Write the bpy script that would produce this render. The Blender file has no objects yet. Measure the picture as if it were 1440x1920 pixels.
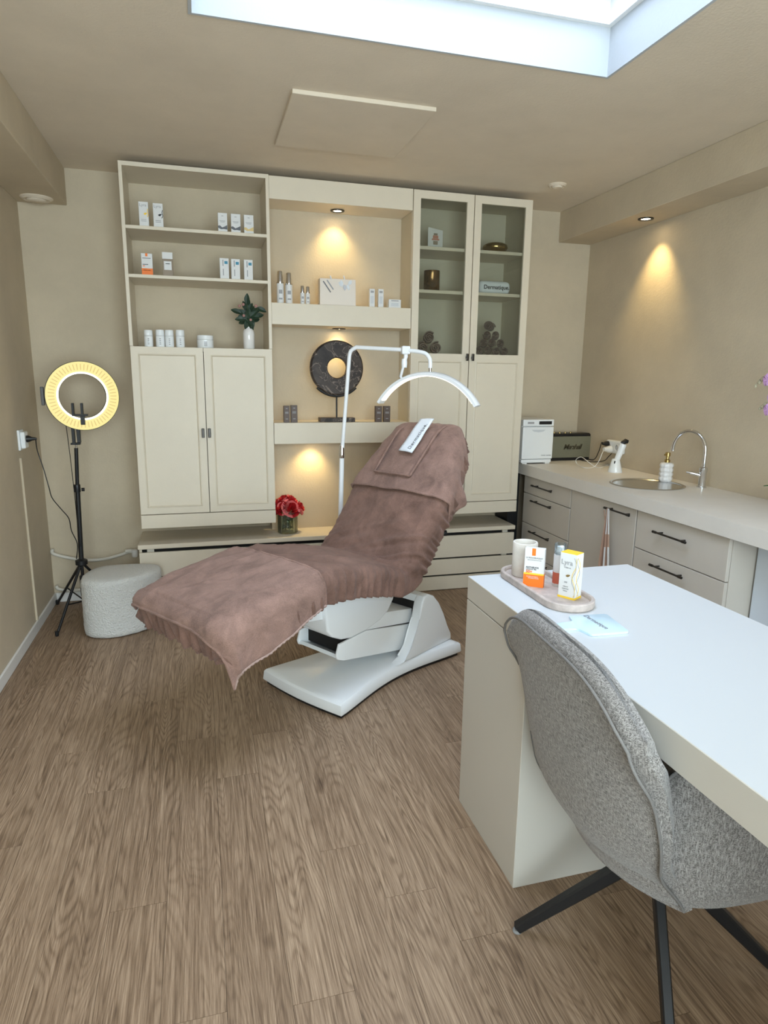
import bpy, bmesh, math, random
from mathutils import Vector, Matrix, noise
PI = math.pi
random.seed(7)
SC = bpy.context.scene
COL = SC.collection

# ------------------------------------------------------------------ camera, world, light, exposure
F_PX, YAW, PITCH, ROLL, EYE = 1215.8, .2751, .2059, .0130, 1.4555
_F = Vector((math.sin(YAW)*math.cos(PITCH), math.cos(YAW)*math.cos(PITCH), -math.sin(PITCH)))
_R0 = Vector((math.cos(YAW), -math.sin(YAW), 0)); _U0 = _R0.cross(_F)
_R = _R0*math.cos(ROLL) + _U0*math.sin(ROLL); _U = _U0*math.cos(ROLL) - _R0*math.sin(ROLL)
CAMP = Vector((0, 0, EYE))
cd = bpy.data.cameras.new('camera'); cam = bpy.data.objects.new('camera', cd); COL.objects.link(cam)
cd.sensor_fit = 'VERTICAL'; cd.sensor_height = 36; cd.sensor_width = 27; cd.lens = F_PX*36/1920; cd.clip_start = .02
M = Matrix((_R, _U, -_F)).transposed().to_4x4(); M.translation = CAMP
cam.matrix_world = M
SC.camera = cam

w = bpy.data.worlds.new('world'); SC.world = w; w.use_nodes = True
nt = w.node_tree; nt.nodes.clear()
wo = nt.nodes.new('ShaderNodeOutputWorld'); bg = nt.nodes.new('ShaderNodeBackground')
bg.inputs[0].default_value = (.84, .895, 1.0, 1); bg.inputs[1].default_value = 6.0
nt.links.new(bg.outputs[0], wo.inputs[0])

SC.view_settings.view_transform = 'Standard'; SC.view_settings.look = 'None'
SC.view_settings.gamma = 1; SC.view_settings.use_curve_mapping = False
SC.view_settings.exposure = 1.45

def portal(name, loc, rot, sx, sy):
    l = bpy.data.lights.new(name, 'AREA'); l.shape = 'RECTANGLE'; l.size = sx; l.size_y = sy
    l.cycles.is_portal = True
    o = bpy.data.objects.new(name, l); o.location = loc; o.rotation_euler = rot; COL.objects.link(o); return o
portal('skylight_portal', (.803, 1.89, 2.96), (0, 0, 0), 1.55, 1.2)
portal('added_window_portal', (.45, -1.49, 1.42), (PI/2, 0, 0), 2.7, 1.96)  # portal of the added rear window

# ------------------------------------------------------------------ helpers
def at(px, py, ax, val):
    """real point where the photograph's pixel meets a known plane of the room"""
    d = _F + _R*((px-720)/F_PX) - _U*((py-960)/F_PX)
    k = 'xyz'.index(ax); return CAMP + d*((val-CAMP[k])/d[k])

def mat(name, col, rough=.6, metal=0, bump=0, bscale=60, var=0, vscale=8, emit=None, estr=0, trans=0, ior=1.45, sheen=0, coat=0, spec=.5):
    m = bpy.data.materials.new(name); m.use_nodes = True
    n = m.node_tree.nodes; l = m.node_tree.links; b = n['Principled BSDF']
    c = (*col, 1)
    b.inputs['Base Color'].default_value = c; b.inputs['Roughness'].default_value = rough
    b.inputs['Metallic'].default_value = metal; b.inputs['Transmission Weight'].default_value = trans
    b.inputs['IOR'].default_value = ior; b.inputs['Sheen Weight'].default_value = sheen
    b.inputs['Coat Weight'].default_value = coat; b.inputs['Specular IOR Level'].default_value = spec
    if sheen: b.inputs['Sheen Tint'].default_value = (*[min(1, x*1.5+.25) for x in col], 1); b.inputs['Sheen Roughness'].default_value = .45
    if emit: b.inputs['Emission Color'].default_value = (*emit, 1); b.inputs['Emission Strength'].default_value = estr
    tc = n.new('ShaderNodeTexCoord')
    if var:
        t = n.new('ShaderNodeTexNoise'); t.inputs['Scale'].default_value = vscale; t.inputs['Detail'].default_value = 6; t.inputs['Roughness'].default_value = .65
        l.new(tc.outputs['Object'], t.inputs['Vector'])
        r = n.new('ShaderNodeValToRGB'); r.color_ramp.elements[0].position = .3; r.color_ramp.elements[1].position = .7
        r.color_ramp.elements[0].color = (*[x*(1-var) for x in col], 1); r.color_ramp.elements[1].color = (*[min(1, x*(1+var)) for x in col], 1)
        l.new(t.outputs['Fac'], r.inputs[0]); l.new(r.outputs[0], b.inputs['Base Color'])
    if bump:
        t = n.new('ShaderNodeTexNoise'); t.inputs['Scale'].default_value = bscale; t.inputs['Detail'].default_value = 4
        l.new(tc.outputs['Object'], t.inputs['Vector'])
        bp = n.new('ShaderNodeBump'); bp.inputs['Strength'].default_value = bump; bp.inputs['Distance'].default_value = .004
        l.new(t.outputs['Fac'], bp.inputs['Height']); l.new(bp.outputs[0], b.inputs['Normal'])
    return m

def terry(name, col):
    m = mat(name, col, .95, sheen=.35); n = m.node_tree.nodes; l = m.node_tree.links; b = n['Principled BSDF']
    tc = n.new('ShaderNodeTexCoord')
    def nz(sc, det, ro, dist=0):
        t = n.new('ShaderNodeTexNoise'); t.inputs['Scale'].default_value = sc; t.inputs['Detail'].default_value = det; t.inputs['Roughness'].default_value = ro; t.inputs['Distortion'].default_value = dist
        l.new(tc.outputs['Object'], t.inputs['Vector']); return t.outputs['Fac']
    a = nz(9, 8, .72, .5); c = nz(240, 3, .7)
    mx = n.new('ShaderNodeMath'); mx.operation = 'MULTIPLY_ADD'; mx.inputs[1].default_value = .45; l.new(c, mx.inputs[0]); l.new(a, mx.inputs[2])
    r = n.new('ShaderNodeValToRGB'); e = r.color_ramp.elements; e[0].position = .52; e[0].color = (*[x*.70 for x in col], 1); e[1].position = .92; e[1].color = (*[x*1.45+.01 for x in col], 1)
    l.new(mx.outputs[0], r.inputs[0]); l.new(r.outputs[0], b.inputs['Base Color'])
    bp = n.new('ShaderNodeBump'); bp.inputs['Strength'].default_value = .8; bp.inputs['Distance'].default_value = .003; l.new(c, bp.inputs['Height']); l.new(bp.outputs[0], b.inputs['Normal'])
    return m

def glass(name, tint=(.9, .95, .93), refl=.12, rough=.02):
    m = bpy.data.materials.new(name); m.use_nodes = True
    n = m.node_tree.nodes; l = m.node_tree.links; n.clear()
    o = n.new('ShaderNodeOutputMaterial'); mx = n.new('ShaderNodeMixShader'); t = n.new('ShaderNodeBsdfTransparent'); g = n.new('ShaderNodeBsdfGlossy')
    fr = n.new('ShaderNodeLayerWeight'); fr.inputs[0].default_value = .35
    mu = n.new('ShaderNodeMath'); mu.operation = 'MULTIPLY_ADD'; mu.inputs[1].default_value = .7; mu.inputs[2].default_value = refl*.4
    t.inputs[0].default_value = (*tint, 1); g.inputs['Roughness'].default_value = rough
    l.new(fr.outputs['Fresnel'], mu.inputs[0]); l.new(mu.outputs[0], mx.inputs[0]); l.new(t.outputs[0], mx.inputs[1]); l.new(g.outputs[0], mx.inputs[2]); l.new(mx.outputs[0], o.inputs[0])
    return m

def set_world(o, parent):
    if parent: o.parent = parent; o.matrix_parent_inverse = Matrix.LocRotScale(parent.location, parent.rotation_euler, None).inverted() if parent.type == 'EMPTY' and not parent.parent else Matrix()

def obj(name, bm, m, parent=None, smooth=0, kind=None):
    """link a bmesh (in world coordinates unless the parent says local) as one mesh object"""
    me = bpy.data.meshes.new(name)
    if isinstance(bm, bpy.types.Mesh): me = bm
    else:
        bmesh.ops.recalc_face_normals(bm, faces=bm.faces); bm.to_mesh(me); bm.free()
    if smooth:
        for p in me.polygons: p.use_smooth = True
        me.set_sharp_from_angle(angle=math.radians(smooth))
    for mm in (m if isinstance(m, (list, tuple)) else [m]): me.materials.append(mm)
    o = bpy.data.objects.new(name, me); COL.objects.link(o)
    if parent: set_world(o, parent)
    if kind: o['kind'] = kind
    return o

def tag(o, label, cat, group=None):
    o['label'] = label; o['category'] = cat
    if group: o['group'] = group
    return o

def thing(name, label, cat, loc, rz=0, group=None):
    o = bpy.data.objects.new(name, None); COL.objects.link(o); o.location = loc; o.rotation_euler = (0, 0, rz); o.empty_display_size = .05
    return tag(o, label, cat, group)

def struct(name, bm, m, smooth=0):
    return obj(name, bm, m, None, smooth, 'structure')

def box(bm, a, b, bev=0, seg=2, mi=0, mtx=None):
    """axis box between two corners, optional bevel"""
    c = [(a[i]+b[i])/2 for i in range(3)]; s = [abs(b[i]-a[i]) for i in range(3)]
    r = bmesh.ops.create_cube(bm, size=1, matrix=Matrix.Translation(c) @ Matrix.Diagonal((*s, 1)))
    vs = r['verts']
    if bev:
        es = list({e for v in vs for e in v.link_edges})
        g = bmesh.ops.bevel(bm, geom=es, offset=min(bev, min(s)*.49), segments=seg, profile=.5, affect='EDGES')
        vs = list({v for f in g['faces'] for v in f.verts} | {v for v in vs if v.is_valid})
    fs = {f for v in vs for f in v.link_faces}
    for f in fs: f.material_index = mi
    if mtx is not None: bmesh.ops.transform(bm, matrix=mtx, verts=list({v for f in fs for v in f.verts}))
    return vs

def B(*boxes, bev=0, seg=2):
    bm = bmesh.new()
    for a, b in boxes: box(bm, a, b, bev, seg)
    return bm

def lathe(bm, c, prof, n=28, rot=None, sx=1, sy=1, mi=0):
    """prof: (radius, z) list"""
    rings = []
    for r, z in prof:
        ring = []
        for i in range(n):
            t = 2*PI*i/n; v = Vector((r*math.cos(t)*sx, r*math.sin(t)*sy, z))
            if rot is not None: v = rot @ v
            ring.append(bm.verts.new(Vector(c)+v))
        rings.append(ring)
    for a, b in zip(rings, rings[1:]):
        for i in range(n):
            f = bm.faces.new((a[i], a[(i+1) % n], b[(i+1) % n], b[i])); f.material_index = mi
    for ring, rz in ((rings[0], 0), (rings[-1], 1)):
        try: f = bm.faces.new(ring); f.material_index = mi
        except Exception: pass
    return bm

def L(c, prof, **k): return lathe(bmesh.new(), c, prof, **k)

def smoothpath(pts, n=8):
    P = [Vector(p) for p in pts]; out = []
    for i in range(len(P)-1):
        a = P[max(i-1, 0)]; b = P[i]; c = P[i+1]; d = P[min(i+2, len(P)-1)]
        for k in range(n):
            t = k/n; out.append(.5*((2*b)+(c-a)*t+(2*a-5*b+4*c-d)*t*t+(3*b-a-3*c+d)*t**3))
    out.append(P[-1]); return out

def tube(bm, pts, r, n=8, mi=0, cap=True):
    P = [Vector(p) for p in pts]; rings = []; up = None
    for i, p in enumerate(P):
        t = (P[min(i+1, len(P)-1)]-P[max(i-1, 0)]).normalized()
        if up is None: up = t.orthogonal().normalized()
        up = (up-t*up.dot(t)); up = up.normalized() if up.length > 1e-6 else t.orthogonal().normalized()
        s = t.cross(up); rr = r[i] if isinstance(r, (list, tuple)) else r
        rings.append([bm.verts.new(p+up*math.cos(2*PI*k/n)*rr+s*math.sin(2*PI*k/n)*rr) for k in range(n)])
    for a, b in zip(rings, rings[1:]):
        for k in range(n):
            f = bm.faces.new((a[k], a[(k+1) % n], b[(k+1) % n], b[k])); f.material_index = mi
    if cap:
        bm.faces.new(rings[0]); bm.faces.new(rings[-1])
    return bm
def T(pts, r, n=8): return tube(bmesh.new(), pts, r, n)

def prism(bm, pts, h, mtx=Matrix(), bev=0, mi=0):
    """polygon pts (x, y) extruded from z=0 to h, then placed with mtx"""
    lo = [bm.verts.new((x, y, 0)) for x, y in pts]; hi = [bm.verts.new((x, y, h)) for x, y in pts]
    fs = [bm.faces.new(lo[::-1]), bm.faces.new(hi)]
    n = len(pts)
    for i in range(n): fs.append(bm.faces.new((lo[i], lo[(i+1) % n], hi[(i+1) % n], hi[i])))
    vs = lo+hi
    if bev:
        es = list({e for f in fs[:2] for e in f.edges})
        g = bmesh.ops.bevel(bm, geom=es, offset=bev, segments=3, profile=.5, affect='EDGES')
        vs = list({v for v in bm.verts if v.is_valid and (v in vs or any(f in g['faces'] for f in v.link_faces))})
    for v in vs:
        for f in v.link_faces: f.material_index = mi
    bmesh.ops.transform(bm, matrix=mtx, verts=vs)
    return bm

def text(name, s, size, m, parent, mtx, depth=.0006, shear=0, spacing=1, bold=0):
    cu = bpy.data.curves.new(name, 'FONT'); cu.body = s; cu.size = size; cu.extrude = depth; cu.align_x = 'CENTER'; cu.align_y = 'CENTER'
    cu.shear = shear; cu.space_character = spacing; cu.offset = bold; cu.resolution_u = 3
    t = bpy.data.objects.new(name+'_tmp', cu); COL.objects.link(t)
    dg = bpy.context.evaluated_depsgraph_get(); me = bpy.data.meshes.new_from_object(t.evaluated_get(dg))
    bpy.data.objects.remove(t); bpy.data.curves.remove(cu)
    me.name = name; me.materials.clear(); me.transform(mtx)
    return obj(name, me, m, parent)

def frame(o, x, y, z=None):
    """matrix with origin o, text x axis, text y axis"""
    x = Vector(x).normalized(); y = Vector(y); y = (y-x*y.dot(x)).normalized(); z = x.cross(y)
    m = Matrix((x, y, z)).transposed().to_4x4(); m.translation = Vector(o); return m

def grid(bm, rows, closed=False, mi=0):
    V = [[bm.verts.new(p) for p in r] for r in rows]
    for a, b in zip(V, V[1:]):
        n = len(a)
        for i in range(n if closed else n-1):
            f = bm.faces.new((a[i], a[(i+1) % n], b[(i+1) % n], b[i])); f.material_index = mi
    return V

# ------------------------------------------------------------------ materials
WALL = mat('limewash_wall', (.58, .49, .36), .9, bump=.3, bscale=90, var=.07, vscale=3)
CEIL = mat('limewash_ceiling', (.74, .645, .52), .9, bump=.25, bscale=90, var=.05, vscale=2.5)
CAB = mat('cream_paint', (.74, .66, .53), .45, bump=.08, bscale=150, var=.02)
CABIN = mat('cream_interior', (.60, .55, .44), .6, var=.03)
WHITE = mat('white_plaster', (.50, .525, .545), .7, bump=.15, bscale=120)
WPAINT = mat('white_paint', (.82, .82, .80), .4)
SKIRT = mat('skirting_paint', (.78, .76, .72), .5)
PLAST = mat('white_plastic', (.85, .87, .88), .25, coat=.3)
WMETAL = mat('white_lacquered_metal', (.86, .88, .90), .25)
BLACK = mat('black_plastic', (.012, .012, .013), .4)
DARK = mat('shadow_gap', (.01, .009, .008), .8)
CHROME = mat('chrome', (.75, .76, .78), .08, 1)
STEEL = mat('brushed_steel', (.55, .56, .57), .22, 1)
PEWTER = mat('dark_pewter', (.055, .05, .045), .35, .8)
SILVER = mat('silver_cap', (.62, .61, .60), .2, 1)
GOLD = mat('brass', (.55, .42, .18), .22, 1)
DGOLD = mat('antique_gold', (.42, .31, .13), .18, 1)
WORK = mat('worktop_concrete', (.76, .72, .66), .45, bump=.05, bscale=80, var=.03, vscale=5)
FRONT = mat('base_unit_laminate', (.60, .555, .49), .5, var=.015)
DESKM = mat('desk_top_laminate', (.60, .625, .645), .35)
DESKS = mat('desk_side_laminate', (.60, .57, .51), .45, bump=.05, bscale=300)
CARD = mat('white_card', (.74, .74, .735), .5)
ORANGE = mat('orange_print', (.90, .20, .02), .45)
YELLOW = mat('yellow_print', (.93, .62, .05), .45)
GREY = mat('grey_print', (.18, .18, .19), .6)
LGREY = mat('light_grey_print', (.36, .36, .37), .6)
BLUEP = mat('blue_print', (.05, .25, .38), .5)
BROWNC = mat('brown_carton', (.12, .085, .07), .5)
CLEARP = mat('clear_cap', (.86, .92, .97), .1, trans=.6)
PAPER = mat('cream_paper', (.82, .74, .66), .7)
BLUSH = mat('pale_blue_ink', (.62, .63, .68), .6)
TOWELM = terry('brown_terry', (.165, .090, .066))
TOWEL2 = terry('brown_terry_towel', (.235, .140, .110))
ROLLM = mat('dark_brown_terry', (.15, .105, .088), .95, bump=.8, bscale=300, sheen=.4)
HEMM = mat('woven_hem', (.36, .25, .21), .9, bump=.5, bscale=300)
BANDM = mat('white_terry', (.84, .88, .93), .9, bump=.8, bscale=350, sheen=.3)
BOUCLE = mat('white_boucle', (.74, .73, .69), .95, bump=1.0, bscale=120, sheen=.2)
BOUCLE.node_tree.nodes['Bump'].inputs['Distance'].default_value = .012
TRAV = mat('travertine', (.50, .425, .385), .55, bump=.3, bscale=90, var=.22, vscale=30)
STONE = mat('cream_stone', (.80, .76, .70), .5, var=.08, vscale=20)
RED = mat('red_petal', (.42, .008, .012), .6, var=.3, vscale=40)
PINK = mat('pink_petal_edge', (.80, .20, .20), .6)
LEAF = mat('dark_leaf', (.02, .045, .025), .5, var=.3, vscale=30)
STEMM = mat('stem_green', (.05, .09, .03), .6)
LILAC = mat('orchid_petal', (.62, .36, .66), .5)
BUD = mat('orchid_bud', (.50, .46, .33), .5)
CERAM = mat('white_ceramic', (.82, .80, .78), .2, coat=.4)
MIRROR = mat('pale_blue_plastic', (.60, .78, .90), .15)
GLASS = glass('clear_glass'); SKYGLASS = glass('skylight_glass', (.76, .81, .86)); CABGLASS = glass('grey_door_glass', (.90, .91, .88), .04); VGLASS = glass('vase_glass', (.80, .88, .82), .2)
WARM = mat('warm_bulb', (1, .9, .7), .5, emit=(1, .80, .48), estr=14)
RINGE = mat('ring_diffuser', (.35, .3, .15), .5, emit=(1, .86, .30), estr=.26)
RINGL = mat('ring_bright_rim', (1, .95, .8), .5, emit=(1, .95, .72), estr=.8)
RINGD = mat('ring_led_marks', (.3, .22, .1), .5, emit=(1, .70, .22), estr=.19)
ARCE = mat('arc_diffuser', (1, 1, .9), .5, emit=(1, .96, .80), estr=.6)
PIPE = mat('painted_pipe', (.66, .62, .54), .5)

def marble():
    m = bpy.data.materials.new('dark_marble'); m.use_nodes = True; n = m.node_tree.nodes; l = m.node_tree.links; b = n['Principled BSDF']
    tc = n.new('ShaderNodeTexCoord'); a = n.new('ShaderNodeTexNoise'); a.inputs['Scale'].default_value = 7; a.inputs['Detail'].default_value = 9; a.inputs['Distortion'].default_value = 1.6
    l.new(tc.outputs['Object'], a.inputs['Vector'])
    r = n.new('ShaderNodeValToRGB'); e = r.color_ramp.elements; e[0].position = .3; e[0].color = (.018, .014, .012, 1); e[1].position = .62; e[1].color = (.085, .065, .055, 1)
    x = r.color_ramp.elements.new(.495); x.color = (.05, .038, .033, 1); x = r.color_ramp.elements.new(.505); x.color = (.28, .22, .18, 1); x = r.color_ramp.elements.new(.52); x.color = (.05, .038, .033, 1)
    l.new(a.outputs['Fac'], r.inputs[0]); l.new(r.outputs[0], b.inputs['Base Color']); b.inputs['Roughness'].default_value = .45; b.inputs['Specular IOR Level'].default_value = .25
    return m
MARBLE = marble()

def wood():
    m = bpy.data.materials.new('oak_vinyl'); m.use_nodes = True; n = m.node_tree.nodes; l = m.node_tree.links; b = n['Principled BSDF']
    tc = n.new('ShaderNodeTexCoord'); oi = n.new('ShaderNodeObjectInfo')
    off = n.new('ShaderNodeMath'); off.operation = 'MULTIPLY'; off.inputs[1].default_value = 57; l.new(oi.outputs['Random'], off.inputs[0])
    cx = n.new('ShaderNodeCombineXYZ'); l.new(off.outputs[0], cx.inputs[0]); l.new(off.outputs[0], cx.inputs[1]); l.new(off.outputs[0], cx.inputs[2])
    ad = n.new('ShaderNodeVectorMath'); ad.operation = 'ADD'; l.new(tc.outputs['Object'], ad.inputs[0]); l.new(cx.outputs[0], ad.inputs[1])
    def mp(s):
        k = n.new('ShaderNodeMapping'); k.inputs['Scale'].default_value = s; l.new(ad.outputs[0], k.inputs['Vector']); return k
    def nz(s, sc, det=3, ro=.5, dist=0):
        t = n.new('ShaderNodeTexNoise'); t.inputs['Scale'].default_value = sc; t.inputs['Detail'].default_value = det; t.inputs['Roughness'].default_value = ro; t.inputs['Distortion'].default_value = dist
        l.new(mp(s).outputs[0], t.inputs['Vector']); return t.outputs['Fac']
    def mth(op, a, bb=None, c=None):
        k = n.new('ShaderNodeMath'); k.operation = op
        for i, v in enumerate((a, bb, c)):
            if v is None: continue
            if isinstance(v, (int, float)): k.inputs[i].default_value = v
            else: l.new(v, k.inputs[i])
        return k.outputs[0]
    big = nz((1, .11, 1), 9, 1.5, .45, .3)
    ring = mth('SINE', mth('MULTIPLY', big, 210)); ring = mth('MULTIPLY_ADD', ring, .5, .5); ring = mth('POWER', ring, 2.2)
    broad = nz((1, .18, 1), 5, 3)
    ring = mth('MULTIPLY', ring, mth('MULTIPLY_ADD', broad, 1.9, -.45))
    fib = nz((1, .022, 1), 380, 4, .75)
    fib2 = nz((1, .03, 1), 110, 3, .65)
    knots = nz((1, .45, 1), 10, 2, .5)
    kn = mth('MULTIPLY', mth('SUBTRACT', knots, .70), 5.0)
    n_ = n.new('ShaderNodeClamp'); l.new(kn, n_.inputs[0]); kn = n_.outputs[0]
    v = mth('ADD', mth('MULTIPLY', fib, .55), mth('MULTIPLY', fib2, .45))
    v = mth('SUBTRACT', mth('ADD', mth('MULTIPLY', v, 1.9), mth('MULTIPLY', broad, .22)), .54)
    v = mth('SUBTRACT', v, mth('MULTIPLY', ring, .26)); v = mth('SUBTRACT', v, mth('MULTIPLY', kn, .6))
    v = mth('ADD', v, mth('MULTIPLY_ADD', oi.outputs['Random'], .10, -.05))
    r = n.new('ShaderNodeValToRGB'); e = r.color_ramp.elements
    e[0].position = .0; e[0].color = (.09, .056, .034, 1); e[1].position = 1.0; e[1].color = (.56, .41, .28, 1)
    x = e.new(.33); x.color = (.205, .132, .080, 1); x = e.new(.62); x.color = (.36, .25, .163, 1)
    l.new(v, r.inputs[0]); l.new(r.outputs[0], b.inputs['Base Color'])
    bp = n.new('ShaderNodeBump'); bp.inputs['Strength'].default_value = .18; bp.inputs['Distance'].default_value = .001; l.new(v, bp.inputs['Height']); l.new(bp.outputs[0], b.inputs['Normal'])
    b.inputs['Roughness'].default_value = .5; b.inputs['Specular IOR Level'].default_value = .35
    return m
WOOD = wood()

def tweed():
    m = bpy.data.materials.new('woven_grey_fabric'); m.use_nodes = True; n = m.node_tree.nodes; l = m.node_tree.links; b = n['Principled BSDF']
    tc = n.new('ShaderNodeTexCoord')
    def nz(s, sc):
        k = n.new('ShaderNodeMapping'); k.inputs['Scale'].default_value = s; l.new(tc.outputs['Object'], k.inputs['Vector'])
        t = n.new('ShaderNodeTexNoise'); t.inputs['Scale'].default_value = sc; t.inputs['Detail'].default_value = 2; l.new(k.outputs[0], t.inputs['Vector']); return t.outputs['Fac']
    a = nz((1, .25, 2.2), 300); c = nz((1, 2.2, .25), 300); d = nz((1, 1, 1), 700)
    mx = n.new('ShaderNodeMath'); mx.operation = 'MAXIMUM'; l.new(a, mx.inputs[0]); l.new(c, mx.inputs[1])
    ad = n.new('ShaderNodeMath'); ad.operation = 'MULTIPLY_ADD'; ad.inputs[1].default_value = .35; l.new(d, ad.inputs[0]); l.new(mx.outputs[0], ad.inputs[2])
    r = n.new('ShaderNodeValToRGB'); e = r.color_ramp.elements; e[0].position = .62; e[0].color = (.10, .090, .083, 1); e[1].position = .95; e[1].color = (.44, .415, .39, 1)
    x = e.new(.74); x.color = (.25, .232, .216, 1)
    l.new(ad.outputs[0], r.inputs[0]); l.new(r.outputs[0], b.inputs['Base Color']); b.inputs['Roughness'].default_value = .9
    b.inputs['Sheen Weight'].default_value = .25
    bp = n.new('ShaderNodeBump'); bp.inputs['Strength'].default_value = .7; bp.inputs['Distance'].default_value = .0015; l.new(ad.outputs[0], bp.inputs['Height']); l.new(bp.outputs[0], b.inputs['Normal'])
    return m
TWEED = tweed(); PIPING = mat('grey_piping', (.20, .19, .18), .9, bump=.6, bscale=500)

# ------------------------------------------------------------------ room shell
D, W = 4.0425, 4.414                    # cabinet fronts, back wall
XL, XR, H, YR = -.958, 2.774, 2.6095, -1.4
SX0, SX1, SY0, SY1 = .016, 1.59, 1.30, 2.492        # skylight opening
struct('wall_back', B(((XL-.1, W, -.05), (XR+.1, W+.1, H+.1))), WALL)
struct('wall_left', B(((XL-.1, YR, -.05), (XL, W, H+.1))), WALL)
struct('wall_right', B(((XR, YR, -.05), (XR+.1, W, H+.1))), WALL)
wx0, wx1, wz0, wz1 = -.9, 1.80, .45, 2.40  # unseen rear window, added to light the far side of the room
struct('wall_rear', B(((XL-.1, YR-.1, -.05), (wx0, YR, H+.1)), ((wx1, YR-.1, -.05), (XR+.1, YR, H+.1)),
                      ((wx0, YR-.1, -.05), (wx1, YR, wz0)), ((wx0, YR-.1, wz1), (wx1, YR, H+.1))), WALL)
wf = struct('added_rear_window', B(((wx0, YR-.08, wz0), (wx0+.06, YR-.02, wz1)), ((wx1-.06, YR-.08, wz0), (wx1, YR-.02, wz1)), ((wx0+.06, YR-.08, wz0), (wx1-.06, YR-.02, wz0+.06)),
                          ((wx0+.06, YR-.08, wz1-.06), (wx1-.06, YR-.02, wz1)), ((.42, YR-.08, wz0+.06), (.48, YR-.02, wz1-.06))), WPAINT)
for a, b in ((wx0+.06, .42), (.48, wx1-.06)):
    o = obj('window_pane', B(((a, YR-.055, wz0+.06), (b, YR-.045, wz1-.06))), GLASS, wf)
struct('ceiling', B(((XL, YR, H), (SX0, W, H+.1)), ((SX1, YR, H), (XR, W, H+.1)), ((SX0, YR, H), (SX1, SY0, H+.1)), ((SX0, SY1, H), (SX1, W, H+.1))), CEIL)
SX0, SX1, SY0, SY1 = SX0+.012, SX1-.012, SY0+.012, SY1-.012
# skylight shaft, kerb, frame and pane
def ringbox(x0, x1, y0, y1, z0, z1, t):
    return B(((x0-t, y0-t, z0), (x0, y1+t, z1)), ((x1, y0-t, z0), (x1+t, y1+t, z1)), ((x0, y0-t, z0), (x1, y0, z1)), ((x0, y1, z0), (x1, y1+t, z1)))
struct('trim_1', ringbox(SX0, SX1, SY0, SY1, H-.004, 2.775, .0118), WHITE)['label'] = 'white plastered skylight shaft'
sk = struct('window_2', ringbox(SX0+.02, SX1-.02, SY0+.02, SY1-.02, 2.775, 2.865, .045), WPAINT)
obj('window_frame', ringbox(SX0+.045, SX1-.045, SY0+.045, SY1-.045, 2.865, 2.93, .05), WPAINT, sk)
obj('window_pane', B(((SX0, SY0, 2.93), (SX1, SY1, 2.94))), SKYGLASS, sk)
# boxed beams
BL, BZL, BR, BZR = -.697, 2.407, 2.515, 2.408
struct('trim_2', B(((XL, YR, BZL), (BL, W, H)), bev=.004), WALL)['label'] = 'boxed beam along the left side of the ceiling'
struct('trim_3', B(((BR, YR, BZR), (XR, W, H)), bev=.004), WALL)['label'] = 'boxed beam along the right side of the ceiling'
# floor with vinyl planks
fl = struct('floor', B(((XL-.1, YR-.1, -.06), (XR+.1, W+.1, -.004))), DARK)
PW, PL = .15, 1.22; cache = {}
first = {0: 2.215, -3: 2.24, 3: 1.52}
ci = math.floor(XL/PW)
while ci*PW < XR:
    x0, x1 = max(ci*PW, XL), min((ci+1)*PW, XR)
    y = first.get(ci, random.uniform(0, PL))
    while y > YR: y -= PL
    while y < W:
        y0, y1 = max(y, YR), min(y+PL, W)
        if y1-y0 > .02 and x1-x0 > .01:
            key = (round(x1-x0, 3), round(y1-y0, 3))
            if key not in cache:
                bm = bmesh.new(); a, b = (x1-x0)/2-.0004, (y1-y0)/2-.0005
                prism(bm, [(-a, -b), (a, -b), (a, b), (-a, b)], .004, Matrix.Translation((0, 0, -.004)))
                me = bpy.data.meshes.new('plank'); bm.to_mesh(me); bm.free(); me.materials.append(WOOD); cache[key] = me
            o = bpy.data.objects.new('plank', cache[key]); COL.objects.link(o); o.location = ((x0+x1)/2, (y0+y1)/2, 0); o.parent = fl
        y += PL
    ci += 1
struct('baseboard_left', B(((XL, YR, 0), (XL+.012, W, .062)), bev=.003), SKIRT)
struct('baseboard_back', B(((XL+.012, W-.012, 0), (-.42, W, .062)), bev=.003), SKIRT)

# ------------------------------------------------------------------ recessed lamps, vents, ceiling panel
def downlight(c, lab, power, aim, size=1.0, r=.042):
    t = thing('recessed_spotlight', lab, 'spotlight', c)
    bm = bmesh.new(); lathe(bm, c, [(r*.62, -.001), (r*.70, -.006), (r, -.005), (r*1.02, 0)], n=32); obj('bezel', bm, PEWTER, t, 40)
    bm = L(c, [(.001, -.003), (r*.4, -.003), (r*.6, -.0012)], n=24); obj('bulb', bm, WARM, t, 40)
    l = bpy.data.lights.new('spot_lamp', 'SPOT'); l.energy = power; l.color = (1, .74, .33); l.spot_size = math.radians(size); l.spot_blend = .9; l.shadow_soft_size = .02
    o = bpy.data.objects.new('spot_lamp', l); COL.objects.link(o); o.location = Vector(c)-Vector((0, 0, .012))
    o.rotation_euler = (Vector(aim)-o.location).to_track_quat('-Z', 'Y').to_euler(); set_world(o, t)
s1 = at(632.7, 395, 'z', 2.447); s2 = at(633, 617, 'z', 1.752); s3 = at(605, 838, 'z', 1.036); s4 = at(1211, 410, 'z', 2.408)
NB = 4.29                                    # back of the niche
s1.y = min(s1.y, NB-.06); s2.y = min(s2.y, NB-.07)
s3 = Vector((.70, 4.19, 1.036))
downlight(s1, 'recessed spotlight in the niche ceiling above the top shelf', 3, (s1.x, NB, 2.05), 95)
downlight(s2, 'recessed spotlight above the round marble disc', 2.2, (s2.x, NB, 1.35), 110)
downlight(s3, 'recessed spotlight hidden under the lowest niche shelf', 2.4, (s3.x-.02, NB, .72), 100)
downlight(s4, 'recessed spotlight in the right beam over the worktop', 7, (2.80, s4.y+.04, 1.75), 75, .045)
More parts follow.
